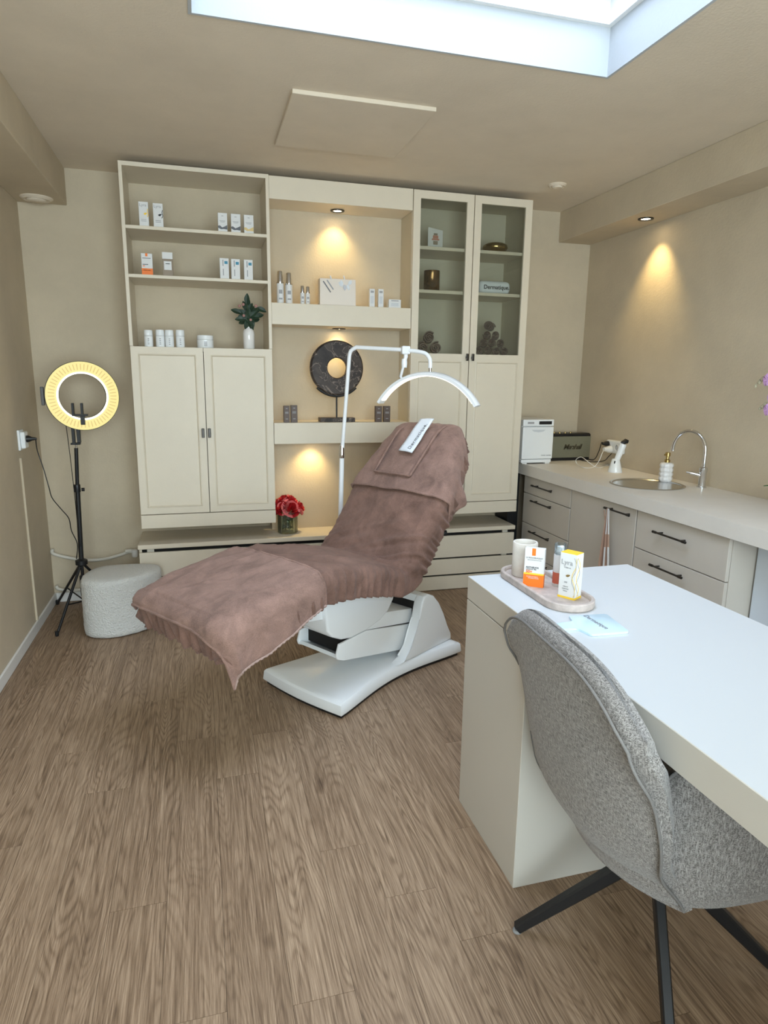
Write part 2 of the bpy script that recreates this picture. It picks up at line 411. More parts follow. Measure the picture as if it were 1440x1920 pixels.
cp = (.42, 2.957, 1.05, 3.61)
o = obj('ceiling_panel', B(((cp[0], cp[1], H-.018), (cp[2], cp[3], H)), bev=.003), CEIL); tag(o, 'thin square beige panel fixed flat on the ceiling', 'panel')
def valve(c, r, lab):
    t = thing('air_valve', lab, 'vent', c)
    obj('ring', L(c, [(r*.72, -.010), (r*.8, -.014), (r, -.004), (r, 0)], n=32), CEIL, t, 40)
    obj('disc', L(c, [(.001, -.022), (r*.5, -.021), (r*.6, -.014), (r*.6, 0)], n=32), CEIL, t, 40)
valve(at(1045, 346, 'z', H), .055, 'small round beige valve on the ceiling near the glass cabinet')
vl = at(62, 370, 'z', BZL); vl.y = min(vl.y, W-.12); vl.x = -.83
valve(vl, .085, 'round beige air valve under the left beam')

# ------------------------------------------------------------------ cabinets
def door_bm(x0, x1, z0, z1, y, th=.02, stile=.042, mould=.012, dep=.006, zsplit=None):
    """shaker style door; with zsplit the part above is an open pane frame"""
    bm = bmesh.new()
    def panel(a, b, c, d):
        # front face rings, recessed flat centre
        R_ = [(a, c, b, d, 0), (a+mould*.5, c+mould*.5, b-mould*.5, d-mould*.5, -.0025), (a+mould, c+mould, b-mould, d-mould, dep), ]
        rows = []
        for (p, q, r_, s_, dy) in R_: rows.append([bm.verts.new((p, y+dy, q)), bm.verts.new((r_, y+dy, q)), bm.verts.new((r_, y+dy, s_)), bm.verts.new((p, y+dy, s_))])
        for u_, v_ in zip(rows, rows[1:]):
            for i in range(4): bm.faces.new((u_[i], u_[(i+1) % 4], v_[(i+1) % 4], v_[i]))
        bm.faces.new(rows[-1])
    ztop = zsplit if zsplit else z1
    box(bm, (x0, y, z0), (x0+stile, y+th, z1)); box(bm, (x1-stile, y, z0), (x1, y+th, z1))
    box(bm, (x0+stile, y, z0), (x1-stile, y+th, z0+stile)); box(bm, (x0+stile, y, z1-stile), (x1-stile, y+th, z1))
    if zsplit:
        box(bm, (x0+stile, y, zsplit-stile), (x1-stile, y+th, zsplit)); panel(x0+stile, x1-stile, z0+stile, zsplit-stile)
        box(bm, (x0+stile, y+dep+.004, z0+stile), (x1-stile, y+th, zsplit-stile))
    else:
        panel(x0+stile, x1-stile, z0+stile, z1-stile); box(bm, (x0+stile, y+dep+.004, z0+stile), (x1-stile, y+th, z1-stile))
    return bm
def knob(c, parent, h=.045):
    bm = bmesh.new(); box(bm, (c[0]-.008, c[1]-.024, c[2]-h/2), (c[0]+.008, c[1]-.014, c[2]+h/2), .003); box(bm, (c[0]-.005, c[1]-.016, c[2]-.006), (c[0]+.005, c[1]+.001, c[2]+.006))
    obj('knob', bm, PEWTER, parent)

xa, xb, xc, xd = -.371, .431, 1.302, 2.106
TH = .018
c1 = thing('shelf_cabinet', 'cream wall cabinet with open shelves above two panelled doors, left of the niche', 'cabinet', (0.03, D+.19, .54))
obj('carcass', B(((xa, D, 1.61), (xa+TH, W, 2.575)), ((xb-TH, D, 1.61), (xb, W, 2.575)), ((xa, D+.021, .625), (xa+TH, W, 1.61)), ((xb-TH, D+.021, .625), (xb, W, 1.61)),
                 ((xa+TH, D, 2.553), (xb-TH, W, 2.575)), ((xa+TH, D+.021, 1.585), (xb-TH, W-.01, 1.607))), CAB, c1)
obj('back_panel', B(((xa+TH, W-.02, .6), (xb-TH, W-.001, 2.553))), WALL, c1)
obj('plinth_rail', B(((xa, D, .54), (xb, W, .622)), bev=.002), CAB, c1)
for z in (2.2445, 1.989): obj('shelf', B(((xa+TH, D, z-.009), (xb-TH, W-.02, z+.009)), bev=.0015), CAB, c1)
for a, b, k in ((xa+.002, .0285, -1), (.0325, xb-.002, 1)):
    dr = obj('door', door_bm(a, b, .627, 1.606, D, stile=.038), CAB, c1)
    knob((b-.019 if k < 0 else a+.014, D, 1.112), dr, .055)

c3 = thing('glass_cabinet', 'tall cream wall cabinet with two glazed doors, right of the niche', 'cabinet', (1.70, D+.19, .54))
obj('carcass', B(((xc, D+.021, .622), (xc+TH, W, 2.571)), ((xd-TH, D+.021, .622), (xd, W, 2.571)), ((xc+TH, D+.021, 2.553), (xd-TH, W, 2.571)), ((xc+TH, D+.021, 1.585), (xd-TH, W-.01, 1.603)),
                 ((xc+TH, W-.02, .62), (xd-TH, W-.001, 2.553))), CABIN, c3)
obj('plinth_rail', B(((xc, D, .54), (xd, W, .620)), bev=.002), CAB, c3)
for z in (2.247, 1.988): obj('shelf', B(((xc+TH, D+.035, z-.010), (xd-TH, W-.02, z+.010)), bev=.0015), CAB, c3)
for a, b, k in ((xc+.002, 1.701, -1), (1.707, xd-.002, 1)):
    dr = obj('door', door_bm(a, b, .625, 2.569, D, stile=.046, zsplit=1.605), CAB, c3)
    obj('pane', B(((a+.044, D+.008, 1.603), (b-.044, D+.012, 2.525))), CABGLASS, dr)
    knob((b-.016 if k < 0 else a+.018, D, 1.585), dr, .045)

nn = thing('niche_shelving', 'cream niche unit with two thick floating shelves between the cabinets', 'shelving', (.866, D+.2, .44))
obj('back_panel', B(((xb, NB, .44), (xc, W-.001, 2.572))), WALL, nn)
obj('header', B(((xb+.001, D+.004, 2.449), (xc-.001, NB, 2.572)), bev=.002), CAB, nn)
obj('shelf', B(((xb+.001, D+.002, 1.753), (xc-.001, NB, 1.877)), bev=.002), CAB, nn)
obj('shelf', B(((xb+.001, D+.002, 1.037), (xc-.001, NB, 1.168)), bev=.002), CAB, nn)

# low radiator casing under the cabinets
rc = thing('radiator_casing', 'long low cream radiator casing with horizontal boards under the cabinets', 'radiator cover', (.86, 4.2, 0))
RY = 4.05
obj('top_board', B(((-.40, RY-.01, .412), (2.105, W-.001, .44)), bev=.003), CAB, rc)
for z0, z1 in ((.234, .388), (.112, .222), (.004, .100)): obj('board', B(((-.395, RY, z0), (2.103, RY+.018, z1)), bev=.002), CAB, rc)
obj('gap_shade_sheet', B(((-.38, RY+.03, .004), (2.09, RY+.04, .412))), DARK, rc)  # near-black sheet, shade between the boards put into its colour
for x in (-.33, .866, 2.04): obj('bracket', B(((x-.02, RY+.018, .004), (x+.02, RY+.030, .412))), PIPE, rc)
o = obj('end_panel', B(((-.395, RY+.018, .004), (-.380, W-.002, .411))), CAB, rc)

# radiator pipes on the back wall
def pipe(pts, r, lab, extra=None):
    t = thing('heating_pipe', lab, 'pipe', pts[0]); obj('pipe_run', T(smoothpath(pts), r, 10), PIPE, t, 60)
    return t
yp = W-.03
pu = [at(a, b, 'y', yp) for a, b in ((83, 1030), (100, 1038), (130, 1046), (160, 1050), (190, 1049), (220, 1042), (246, 1033))]
pu[0].x = max(pu[0].x, XL+.02)
t = pipe(pu, .011, 'painted heating pipe running from left corner to the radiator casing')
e = pu[-1]
obj('valve', L((e.x-.005, e.y, e.z), [(.001, -.03), (.014, -.03), (.016, 0), (.012, .02), (.001, .02)], n=14, rot=Matrix.Rotation(PI/2, 3, 'Y')), PIPE, t, 50)
obj('valve_head', L((e.x+.022, e.y-.005, e.z-.012), [(.001, -.03), (.019, -.026), (.021, .02), (.001, .026)], n=16), SKIRT, t, 50)
pl = [at(a, b, 'y', yp) for a, b in ((92, 1099), (110, 1104), (130, 1115), (160, 1127), (200, 1130))]
pl[0].x = max(pl[0].x, XL+.02)
for p in pl: p.z = max(p.z, .08)
pipe(pl, .011, 'painted heating pipe low behind the tripod legs')

# ------------------------------------------------------------------ products on the shelves
def carton(px0, px1, py, ztop, y, lab, cat='carton', parts='plain', m=CARD, dep=.035, group=None, name='product_carton', htxt=None):
    """upright carton; px0..px1 its sides and py its top in the photograph"""
    a = at(px0, py, 'y', y); b = at(px1, py, 'y', y); x0, x1, z0, z1 = a.x, b.x, ztop, (a.z+b.z)/2
    t = thing(name, lab, cat, ((x0+x1)/2, y+dep/2, z0), group=group)
    obj('carton', B(((x0, y, z0), (x1, y+dep, z1)), bev=.0012, seg=1), m, t)
    wd, ht = x1-x0, z1-z0; yy = y-.0007
    def bar(n_, u0, u1, v0, v1, mm): obj(n_, B(((x0+u0*wd, yy, z0+v0*ht), (x0+u1*wd, y+.0004, z0+v1*ht))), mm, t)
    def poly(n_, pts, mm):
        bm = bmesh.new(); prism(bm, [(x0+u*wd, z0+v*ht) for u, v in pts], .001, Matrix(((1, 0, 0, 0), (0, 0, -1, y+.0003), (0, 1, 0, 0), (0, 0, 0, 1)))); obj(n_, bm, mm, t)
    if parts == 'swirl_gold' or parts == 'swirl_black':
        mm = YELLOW if parts == 'swirl_gold' else BLACK
        c = [at_ for at_ in ()]
        pts = [(x0+u*wd, yy, z0+v*ht) for u, v in ((.97, .72), (.9, .6), (.97, .48), (.85, .38))]
        obj('swirl', T(smoothpath(pts, 5), .0016, 6), mm, t)
        poly('leaf_mark', [(.5, .52), (.7, .56), (.88, .55), (.7, .46), (.55, .47)], mm)
        text('lettering', 'Lyra', wd*.42, LGREY, t, frame((x0+wd*.45, yy, z0+ht*.86), (1, 0, 0), (0, 0, 1)))
        for v in (.26, .2): bar('print_line', .2, .75, v, v+.018, LGREY if parts == 'swirl_gold' else GREY)
    if parts in ('wave_grey', 'wave_gold'):
        mm = mat('wave_grey_ink', (.13, .14, .16), .6) if parts == 'wave_grey' else mat('wave_gold_ink', (.72, .55, .25), .6)
        poly('wave_mark', [(0, .30), (.2, .32), (.45, .22), (.7, .28), (.98, .36), (.98, .12), (.6, .14), (.3, .12), (0, .2)], mm)
        bar('print_line', .38, .6, .82, .85, LGREY); bar('print_line', .18, .8, .56, .585, LGREY); bar('print_line', .25, .72, .50, .52, LGREY)
    if parts == 'orange':
        bar('band', 0, 1, 0, .30, ORANGE); bar('tab', .38, .58, .86, 1, ORANGE); bar('print_line', .1, .85, .76, .79, GREY); bar('print_line', .1, .6, .46, .50, GREY); bar('print_line', .1, .3, .39, .43, ORANGE)
        bar('print_line', .12, .8, .2, .22, CARD)
    if parts == 'brown_label':
        bar('label_panel', .14, .86, .25, .62, CARD); bar('lid_band', 0, 1, .72, 1, CARD); bar('print_line', .3, .7, .5, .53, GREY)
    if parts == 'blue_tab':
        bar('tab', .52, .88, .72, .86, BLUEP); bar('side_print', .3, .42, .62, .92, LGREY); bar('side_print', .33, .43, .16, .48, LGREY)
    if parts == 'brown':
        bar('print_line', .35, .65, .82, .86, LGREY); bar('print_line', .22, .78, .6, .64, LGREY); bar('print_line', .22, .78, .54, .57, LGREY); bar('print_line', .3, .7, .2, .24, LGREY)
    if parts == 'lines':
        bar('print_line', .2, .8, .78, .9, LGREY); bar('print_line', .2, .8, .2, .6, mat('pale_grey_print', (.62, .64, .66), .6))
    return t
f1 = D+.012
S1, S2, S3 = 2.2536, 1.998, 1.607
carton(259, 277, 378, S1, f1, 'slim white carton with gold swirl on the top left shelf', parts='swirl_gold')
carton(286, 304.5, 381, S1, f1, 'slim white carton with black swirl on the top left shelf', parts='swirl_black')
carton(408, 425.5, 399, S1, f1, 'white carton with grey wave, leftmost of three on top shelf', parts='wave_grey')
carton(432.5, 450.5, 401, S1, f1, 'white carton with grey wave, middle of three on top shelf', parts='wave_grey')
carton(457, 475, 403, S1, f1, 'white carton with gold wave at right of top shelf', parts='wave_gold')
carton(264, 285, 475, S2, f1, 'white carton with orange lower band on second shelf', parts='orange')
carton(303.5, 323, 473, S2, f1, 'brown carton with white label panel on second shelf', parts='brown_label', m=mat('taupe_carton', (.28, .22, .16), .5))
carton(411.5, 428.5, 484, S2, f1, 'white carton with blue tab, leftmost of three on second shelf', parts='blue_tab')
carton(433, 449.5, 485.5, S2, f1, 'white carton with blue tab, middle of three on second shelf', parts='blue_tab')
carton(457, 473.5, 487, S2, f1, 'white carton with blue tab, rightmost of three on second shelf', parts='blue_tab')
f2 = D+.02
carton(532, 543, 761, 1.168, f2, 'brown carton on lower niche shelf, left one of left pair', m=BROWNC, parts='brown', dep=.03)
carton(545.5, 557.5, 760, 1.168, f2, 'brown carton on lower niche shelf, right one of left pair', m=BROWNC, parts='brown', dep=.03)
carton(704.5, 716.5, 761.5, 1.168, f2, 'brown carton on lower niche shelf, left one of right pair', m=BROWNC, parts='brown', dep=.03)
carton(720, 732, 761.5, 1.168, f2, 'brown carton on lower niche shelf, right one of right pair', m=BROWNC, parts='brown', dep=.03)
carton(693, 703, 541.5, 1.877, f2, 'narrow white carton on upper niche shelf, beside the paper bag', parts='lines', dep=.03)
carton(709.5, 719.5, 542, 1.877, f2, 'narrow white carton on upper niche shelf, next to low carton', parts='lines', dep=.03)
carton(729, 752, 561.5, 1.877, f2, 'low white carton at right end of upper niche shelf', parts='lines', dep=.05)

def tin(cx, r, py, z, y, lab, prof=None, cat='bottle', name='cream_pot'):
    p = at(cx, py, 'y', y); h = p.z-z; c = Vector((p.x, y+r, z))
    t = thing(name, lab, cat, c)
    obj('body', L(c, [(r*.93, 0), (r, .003), (r, h*.62), (r*.96, h*.64)], n=24), PLAST, t, 50)
    obj('lid', L(c, [(r*.97, h*.65), (r*.99, h*.66), (r*.97, h*.97), (r*.9, h)], n=24), PLAST, t, 50)
    bm = bmesh.new(); n_ = 6
    for zz in (.14, .24, .34, .44): 
        rows = [[c+Vector((r*1.01*math.sin(a_), -r*1.01*math.cos(a_), h*k)) for a_ in [(-.15+.36*i/n_) for i in range(n_+1)]] for k in (zz, zz+.055)]
        grid(bm, rows)
    obj('print', bm, LGREY, t)
for px, nm in ((277, 'leftmost of four beside the low jar'), (299, 'second of four from the cabinet side'), (316.5, 'third of four from the cabinet side'), (337, 'rightmost of four beside the low jar')):
    tin(px, .0245, 618.5 if px != 299 else 618, S3, D+.02, 'white capped pot on the cabinet top, '+nm)
tin(384.5, .048, 628, S3, D+.02, 'wide low white jar on the cabinet top between pots and vase', name='wide_jar', cat='jar')

def serum(cx, r, py, lab):
    p = at(cx, py, 'y', D+.03); z = 1.877; h = p.z-z; c = Vector((p.x, D+.03+r, z))
    t = thing('serum_bottle', lab, 'bottle', c)
    obj('glass_body', L(c, [(r*.9, 0), (r, .004), (r, h*.58), (r*.9, h*.62)], n=24), CARD, t, 50)
    obj('collar', L(c, [(r*1.02, h*.62), (r*1.03, h*.66)], n=24), SILVER, t, 50)
    obj('cap', L(c, [(r*.82, h*.66), (r*.80, h*.67), (r*.75, h*.97), (r*.65, h)], n=24), SILVER, t, 50)
    bm = bmesh.new()
    for zz, hh in ((.12, .05), (.3, .12)): grid(bm, [[c+Vector((r*1.01*math.sin(a_), -r*1.01*math.cos(a_), h*k)) for a_ in (-.5, -.25, 0, .25, .5)] for k in (zz, zz+hh)])
    obj('print', bm, LGREY, t)
serum(525.5, .021, 507.5, 'tall white serum bottle with silver cap, far left of niche shelf')
serum(542, .021, 511, 'tall white serum bottle with silver cap, second from left')
serum(567.5, .0135, 535.5, 'small silver capped bottle beside the tall serum bottles')
serum(577.5, .0135, 537, 'small silver capped bottle nearest the paper bag')

# paper gift bag on the niche shelf
a = at(599.5, 520, 'y', D+.03); b = at(667, 573, 'y', D+.03)
gx0, gx1, gz1 = a.x, b.x, a.z-.004
t = thing('paper_bag', 'pale pink paper gift bag with printed strips and bow on niche shelf', 'bag', ((gx0+gx1)/2, D+.06, 1.877))
bm = bmesh.new(); prism(bm, [(gx0, 0), (gx1, 0), (gx1-.002, gz1-1.877), (gx0+.002, gz1-1.877)], .07, Matrix(((1, 0, 0, 0), (0, 0, 1, D+.03), (0, 1, 0, 1.877), (0, 0, 0, 1)))); obj('bag_body', bm, PAPER, t)
def strip(p, q, wd, th, m, nm, par, y):
    P = at(*p, 'y', y); Q = at(*q, 'y', y); d = (Q-P).normalized(); s = d.cross(Vector((0, 1, 0)))*wd/2
    bm = bmesh.new(); vs = [bm.verts.new(v+Vector((0, k, 0))) for k in (-th, 0) for v in (P-s, P+s, Q+s, Q-s)]
    for f in ((0, 1, 2, 3), (4, 5, 6, 7), (0, 1, 5, 4), (1, 2, 6, 5), (2, 3, 7, 6), (3, 0, 4, 7)): bm.faces.new([vs[i] for i in f])
    return obj(nm, bm, m, par)
yb = D+.03
strip((606, 527), (620, 548), .007, .0015, GREY, 'printed_strip', t, yb); strip((613, 525), (625, 543), .008, .0015, LGREY, 'printed_strip', t, yb)
for px in (619, 644):
    strip((px, 517), (px+2, 524), .006, .006, BANDM, 'peg', t, yb)
def leafshape(c, d, ln, wd, nrm, bend=.2, n=5):
    """one bent pointed leaf or petal"""
    bm = bmesh.new(); d = Vector(d).normalized(); nrm = Vector(nrm); nrm = (nrm-d*nrm.dot(d)).normalized(); s = d.cross(nrm); rows = []
    for i in range(n+1):
        k = i/n; ww = wd*math.sin(PI*min(.97, k*.93+.05))**.8/2; p = Vector(c)+d*ln*k-nrm*bend*ln*k*k
        rows.append([p-s*ww+nrm*ww*.35, p, p+s*ww+nrm*ww*.35])
    grid(bm, rows); return bm
def thick(bm, th=.0012):
    bmesh.ops.recalc_face_normals(bm, faces=bm.faces); bmesh.ops.solidify(bm, geom=bm.faces[:], thickness=th); return bm
for (px, py), d in (((641, 533), (-.3, 0, 1)), ((646, 537), (.1, 0, -1)), ((655, 532), (.6, 0, 1)), ((652, 537), (.4, 0, -1)), ((640, 535), (-.4, 0, .5))):
    p = at(px, py, 'y', yb-.002); obj('printed_bow', thick(leafshape(p-Vector(d).normalized()*.01, d, .034, .02, (0, -1, 0), 0), .0008), BANDM if px != 646 else BLUSH, t)

# marble disc on stand
dc = at(631, 690, 'y', 4.13); t = thing('disc_ornament', 'large dark marble disc with a central hole on black stand', 'ornament', (dc.x, 4.13, 1.168))
ro, ri = .170, .062
prof = [(ri, -.016), (ri+.006, -.02), (ro-.01, -.02), (ro, -.012), (ro, .012), (ro-.01, .02), (ri+.006, .02), (ri, .016), (ri, -.016)]
bm = L(dc, prof, n=64, rot=Matrix.Rotation(PI/2, 3, 'X')); bmesh.ops.remove_doubles(bm, verts=bm.verts, dist=1e-5)
for f in [f for f in bm.faces if len(f.verts) > 8]: bm.faces.remove(f)
obj('disc', bm, MARBLE, t, 20)
pts = [dc+Vector((math.sin(a_)*(ro+.004), 0, -math.cos(a_)*(ro+.004))) for a_ in [x*.1 for x in range(-8, 9)]]
obj('cradle', T(pts, .009, 8), BLACK, t, 60)
obj('rod', T([(dc.x, 4.13, dc.z-ro-.004), (dc.x, 4.13, 1.19)], .0055, 10), BLACK, t, 60)
obj('plinth', B(((dc.x-.113, 4.09, 1.168), (dc.x+.113, 4.17, 1.194)), bev=.002), MARBLE, t)

# small plant sprig in white vase
vx = at(467, 650, 'y', D+.06); vc = Vector((vx.x, D+.06, S3))
t = thing('bud_vase', 'slim white ceramic vase on the cabinet top', 'vase', vc)
obj('body', L(vc, [(.028, 0), (.033, .004), (.034, .09), (.031, .108), (.022, .118), (.019, .125), (.021, .129), (.015, .128), (.015, .10)], n=28), CERAM, t, 60)
t = thing('leafy_sprig', 'dark leafy sprig with pink blossoms in slim white vase', 'plant', vc+Vector((0, 0, .12)))
tops = [((463, 562), 0), ((452, 590), 0), ((484, 577), 1), ((490, 583), 0), ((447, 582), 1), ((478, 600), 0), ((458, 610), 0)]
for (px, py), k in tops:
    p = at(px, py, 'y', D+.05+random.uniform(-.02, .03)); obj('stem', T(smoothpath([vc+Vector((0, 0, .10)), vc+Vector(((p.x-vc.x)*.35, 0, .17)), p], 4), .0018, 5), STEMM, t)
lv = [(463, 562, 0, 1), (460, 575, -.4, 1), (468, 578, .5, 1), (450, 585, -1, .2), (444, 584, -1, .4), (455, 592, -.8, -.4), (466, 588, .1, 1), (474, 590, .7, .7), (480, 583, .8, .5), (489, 580, 1, -.3), (484, 592, 1, .3), (478, 600, .8, .3), (472, 604, .3, -1),
      (457, 603, -.9, -.2), (463, 606, -.3, -.9), (452, 598, -1, 0), (468, 598, .1, -.5), (461, 597, -.3, .6), (464, 570, .2, .9), (473, 583, .3, .8), (459, 588, -.5, .5), (470, 610, .5, -.6), (465, 598, 0, .8), (476, 594, .9, .1)]
for px, py, dx, dz in lv:
    p = at(px, py, 'y', D+.05+random.uniform(-.025, .025)); d = Vector((dx, random.uniform(-.4, .3), dz)).normalized()
    obj('leaf', thick(leafshape(p-d*.026, d, .060, .033, (random.uniform(-.3, .3), -1, .3), .2)), LEAF, t)
for px, py in ((456, 571), (480, 574), (457, 592), (449, 574), (470, 600)):
    p = at(px, py, 'y', D+.03); obj('blossom', L(p, [(.002, -.008), (.008, -.004), (.009, .004), (.003, .009)], n=8), mat('dusty_pink', (.42, .22, .20), .7), t, 60)

# ------------------------------------------------------------------ inside the glass cabinet
p = at(802, 466, 'y', 4.14); q = at(829, 461, 'y', 4.16)
t = thing('greeting_card', 'white card with a small coloured drawing on glass cabinet shelf', 'card', ((p.x+q.x)/2, 4.15, 2.257))
gz = 2.2575; ct = at(803, 425, 'y', 4.14).z-.002
bm = bmesh.new(); prism(bm, [(0, 0), (q.x-p.x, 0), (q.x-p.x, ct-gz-.012), (0, ct-gz)], .002, frame((p.x, 4.142, gz), (1, .12, 0), (0, 0, 1))); obj('card', bm, CARD, t)
cxm = (p.x+q.x)/2; cy = 4.142-.0005
PK = mat('blush_ink', (.55, .25, .18), .7); GR = mat('sepia_ink', (.30, .24, .18), .7)
for n_, (x_, z_, w_, h_, m_) in enumerate(((0, .035, .03, .022, GR), (0, .055, .05, .010, PK), (0, .070, .036, .018, PK), (0, .086, .026, .012, GR))):
    obj('drawing', B(((cxm+x_-w_/2, cy, gz+z_-h_/2), (cxm+x_+w_/2, cy+.003, gz+z_+h_/2)), bev=.0012), m_, t)
c = at(928, 470, 'y', 4.16); c = Vector((c.x, 4.16, 2.257))
t = thing('gold_bowl', 'low rounded antique gold bowl on glass cabinet shelf', 'bowl', c)
obj('bowl_body', L(c, [(.04, 0), (.070, .012), (.083, .030), (.078, .048), (.055, .060), (.03, .063), (.028, .055), (.05, .04), (.03, .01)], n=36), DGOLD, t, 70)
c = at(811, 543, 'y', 4.13); c = Vector((c.x, 4.15, 1.998))
t = thing('candle_holder', 'round brown and gold glass candle holder on cabinet shelf', 'candle holder', c)
CH = mat('flecked_bronze', (.16, .09, .035), .15, .8, var=.9, vscale=45)
obj('cup', L(c, [(.046, 0), (.051, .003), (.051, .125), (.047, .126), (.046, .02), (.001, .02)], n=32), CH, t, 60)
# rolled white towel with writing
a = at(900, 552, 'y', 4.10); b = at(959, 527, 'y', 4.10)
t = thing('white_towel_roll', 'folded white towel with dark lettering on the glass cabinet shelf', 'towel', ((a.x+b.x)/2, 4.15, 1.998))
bm = bmesh.new(); box(bm, (a.x, 4.10, 1.998), (b.x, 4.20, 1.998+.082), .028, 4)
for v in bm.verts: v.co.z += .004*math.sin(v.co.x*40)*(v.co.z > 2.03)
obj('towel_body', bm, BANDM, t, 60)
text('lettering', 'Dermatique.', .036, BLACK, t, frame(((a.x+b.x)/2+.005, 4.0985, 2.036), (1, 0, 0), (0, 0, 1)), bold=.0006)
def roll_bm(c, r, ln, d=(0, 1, 0), ph=0):
    """spirally rolled cloth"""
    bm = bmesh.new(); d = Vector(d).normalized(); u_ = Vector((0, 0, 1)); s_ = d.cross(u_).normalized(); turns = 3; n_ = 54; th = r/turns*.60; rows = []
    for i in range(n_+1):
        k = i/n_; rr = r*(1-k*.93); a_ = ph+k*turns*2*PI
        o1 = Vector(c)+(s_*math.cos(a_)+u_*math.sin(a_))*rr; o2 = Vector(c)+(s_*math.cos(a_)+u_*math.sin(a_))*max(rr-th, .0005)
        e_ = .004*math.sin(a_*2+ph); rows.append([o1+d*e_, o1+d*ln, o2+d*ln, o2+d*e_+d*.002])
    grid(bm, rows, True); return bm
zb_ = 1.604; rr = .0295
xs0 = at(899, 658, 'y', 4.12).x
k = 0
words = [('bottom row, leftmost', 'bottom row, second from left', 'bottom row, third from left', 'bottom row, rightmost'), ('second row, leftmost', 'second row, middle', 'second row, rightmost'), ('third row, left', 'third row, right')]
for row, names in enumerate(words):
    for j, nm in enumerate(names):
        c = (xs0-.008+.060*j+.030*row-.006*row, 4.10, zb_+rr+row*rr*1.74)
        o = obj('rolled_towel', roll_bm(c, rr, .13, (.42, .9, 0), ph=random.uniform(0, 6)), ROLLM, None, 60); tag(o, 'dark brown rolled face cloth in right pile, '+nm, 'towel', 'rolled cloths stacked in the glass cabinet')
c = (xs0+.056, 4.12, zb_+rr+3*rr*1.74+.004)
o = obj('rolled_towel', roll_bm((c[0]-.01, c[1]-.02, c[2]), rr*1.15, .12, (.55, .84, 0)), ROLLM, None, 60); tag(o, 'dark brown rolled face cloth lying crosswise on top of right pile', 'towel', 'rolled cloths stacked in the glass cabinet')
for px, py, nm in ((793, 652, 'bottom left of left pile'), (818, 652, 'bottom right of left pile'), (805, 630, 'top of left pile')):
    p = at(px, py, 'y', 4.11); zz = zb_+.0415 if py > 640 else zb_+.0415+.064
    o = obj('rolled_towel', roll_bm((p.x, 4.11, zz), .041, .17, (.30, .95, 0), ph=px), ROLLM, None, 60); tag(o, 'thick dark brown rolled towel at '+nm, 'towel', 'rolled towels at the left of the glass cabinet')

# ------------------------------------------------------------------ red roses in glass vase
vc = Vector((.522, 4.185, .44)); vr, vh = .066, .152
t = thing('glass_vase', 'clear cylindrical glass vase on the radiator casing', 'vase', vc)
obj('glass_wall', L(vc, [(.01, .001), (vr-.004, .001), (vr, .006), (vr, vh), (vr-.003, vh), (vr-.004, .01), (.01, .008)], n=36), VGLASS, t, 60)
RO = [('front left', -.038, -.045, .150, .042), ('front centre', .022, -.058, .148, .050), ('far left', -.088, -.01, .135, .038), ('right', .088, -.015, .142, .042), ('back left', -.03, .012, .192, .040), ('top right', .03, .008, .188, .045), ('left upper', -.07, .03, .165, .036)]
for nm, dx, dy, dz, r in RO:
    r *= .88; c = vc+Vector((dx*.95, dy, dz+.030)); tilt = Vector((dx*1.4, dy*1.4-.03, .07)).normalized()
    t = thing('rose', 'red rose in the glass vase, '+nm+' of the bunch', 'flower', c, group='roses in the glass vase')
    q = tilt.to_track_quat('Z', 'Y').to_matrix(); bm = bmesh.new()
    for ring, (n_, rad, hh) in enumerate(((3, .3, .8), (4, .55, .85), (5, .85, .75), (6, 1.15, .45))):
        for i in range(n_):
            a0 = 2*PI*i/n_+ring*.7; rows = []
            for a_ in range(4):
                k = a_/3; R_ = r*rad*(.45+.65*k**.8+(.22 if ring == 3 else .06)*k*k); z = -r*.75+r*1.45*hh*k*(1-.25*k*(ring == 3))
                rows.append([c+q @ Vector((R_*math.cos(a0+b_)*(1-.06*abs(b_)), R_*math.sin(a0+b_), z-abs(b_)*r*.25*k)) for b_ in (-.75, -.4, 0, .4, .75)])
            grid(bm, rows, mi=1 if (ring >= 2 and random.random() < .33) else 0)
    obj('bloom', bm, [RED, PINK], t, 70)
    st = vc+Vector((dx*.4, dy*.3, .02)); obj('stem', T(smoothpath([st, vc+Vector((dx*.35, dy*.35, .1)), c-tilt*r*.6], 4), .0028, 6), STEMM, t, 60)
for i in range(18):
    a_ = random.uniform(0, 2*PI); z = random.uniform(.015, .12); p = vc+Vector((math.cos(a_)*.030, math.sin(a_)*.030, z)); d = Vector((math.cos(a_+1.4), math.sin(a_+1.4), random.uniform(-.3, .8)))
    r_ = [x for x in COL.objects if x.name.startswith('rose')][i % 7]
    obj('leaf', thick(leafshape(p-d.normalized()*.02, d, .042, .026, (math.cos(a_), math.sin(a_), .1), .12)), mat('rose_leaf', (.035, .07, .03), .5) if i == 0 else bpy.data.materials['rose_leaf'], r_)

# ------------------------------------------------------------------ ring light on tripod
RC = at(155, 742.5, 'y', 3.98); nv = Vector((.24, -.97, .02)).normalized(); rq = nv.to_track_quat('Z', 'Y').to_matrix()
ax = at(153, 900, 'y', 4.03); hub = Vector((-.715, 4.03, .36)); foot = hub.copy(); foot.z = 0
t = thing('ring_light', 'lit round ring light on a slim black tripod in left corner', 'lamp', foot)
ro, ri = .190, .120
bm = L(RC, [(ri, -.018), (ri+.004, -.022), (ro-.006, -.022), (ro, -.016), (ro, .004), (ro-.004, .006), (ri+.004, .006), (ri, .004), (ri, -.018)], n=72, rot=rq); bmesh.ops.remove_doubles(bm, verts=bm.verts, dist=1e-5)
for f in [f for f in bm.faces if len(f.verts) > 8]: bm.faces.remove(f)
obj('housing', bm, mat('ring_housing', (.05, .05, .05), .4), t, 40)
bm = bmesh.new(); n_ = 96
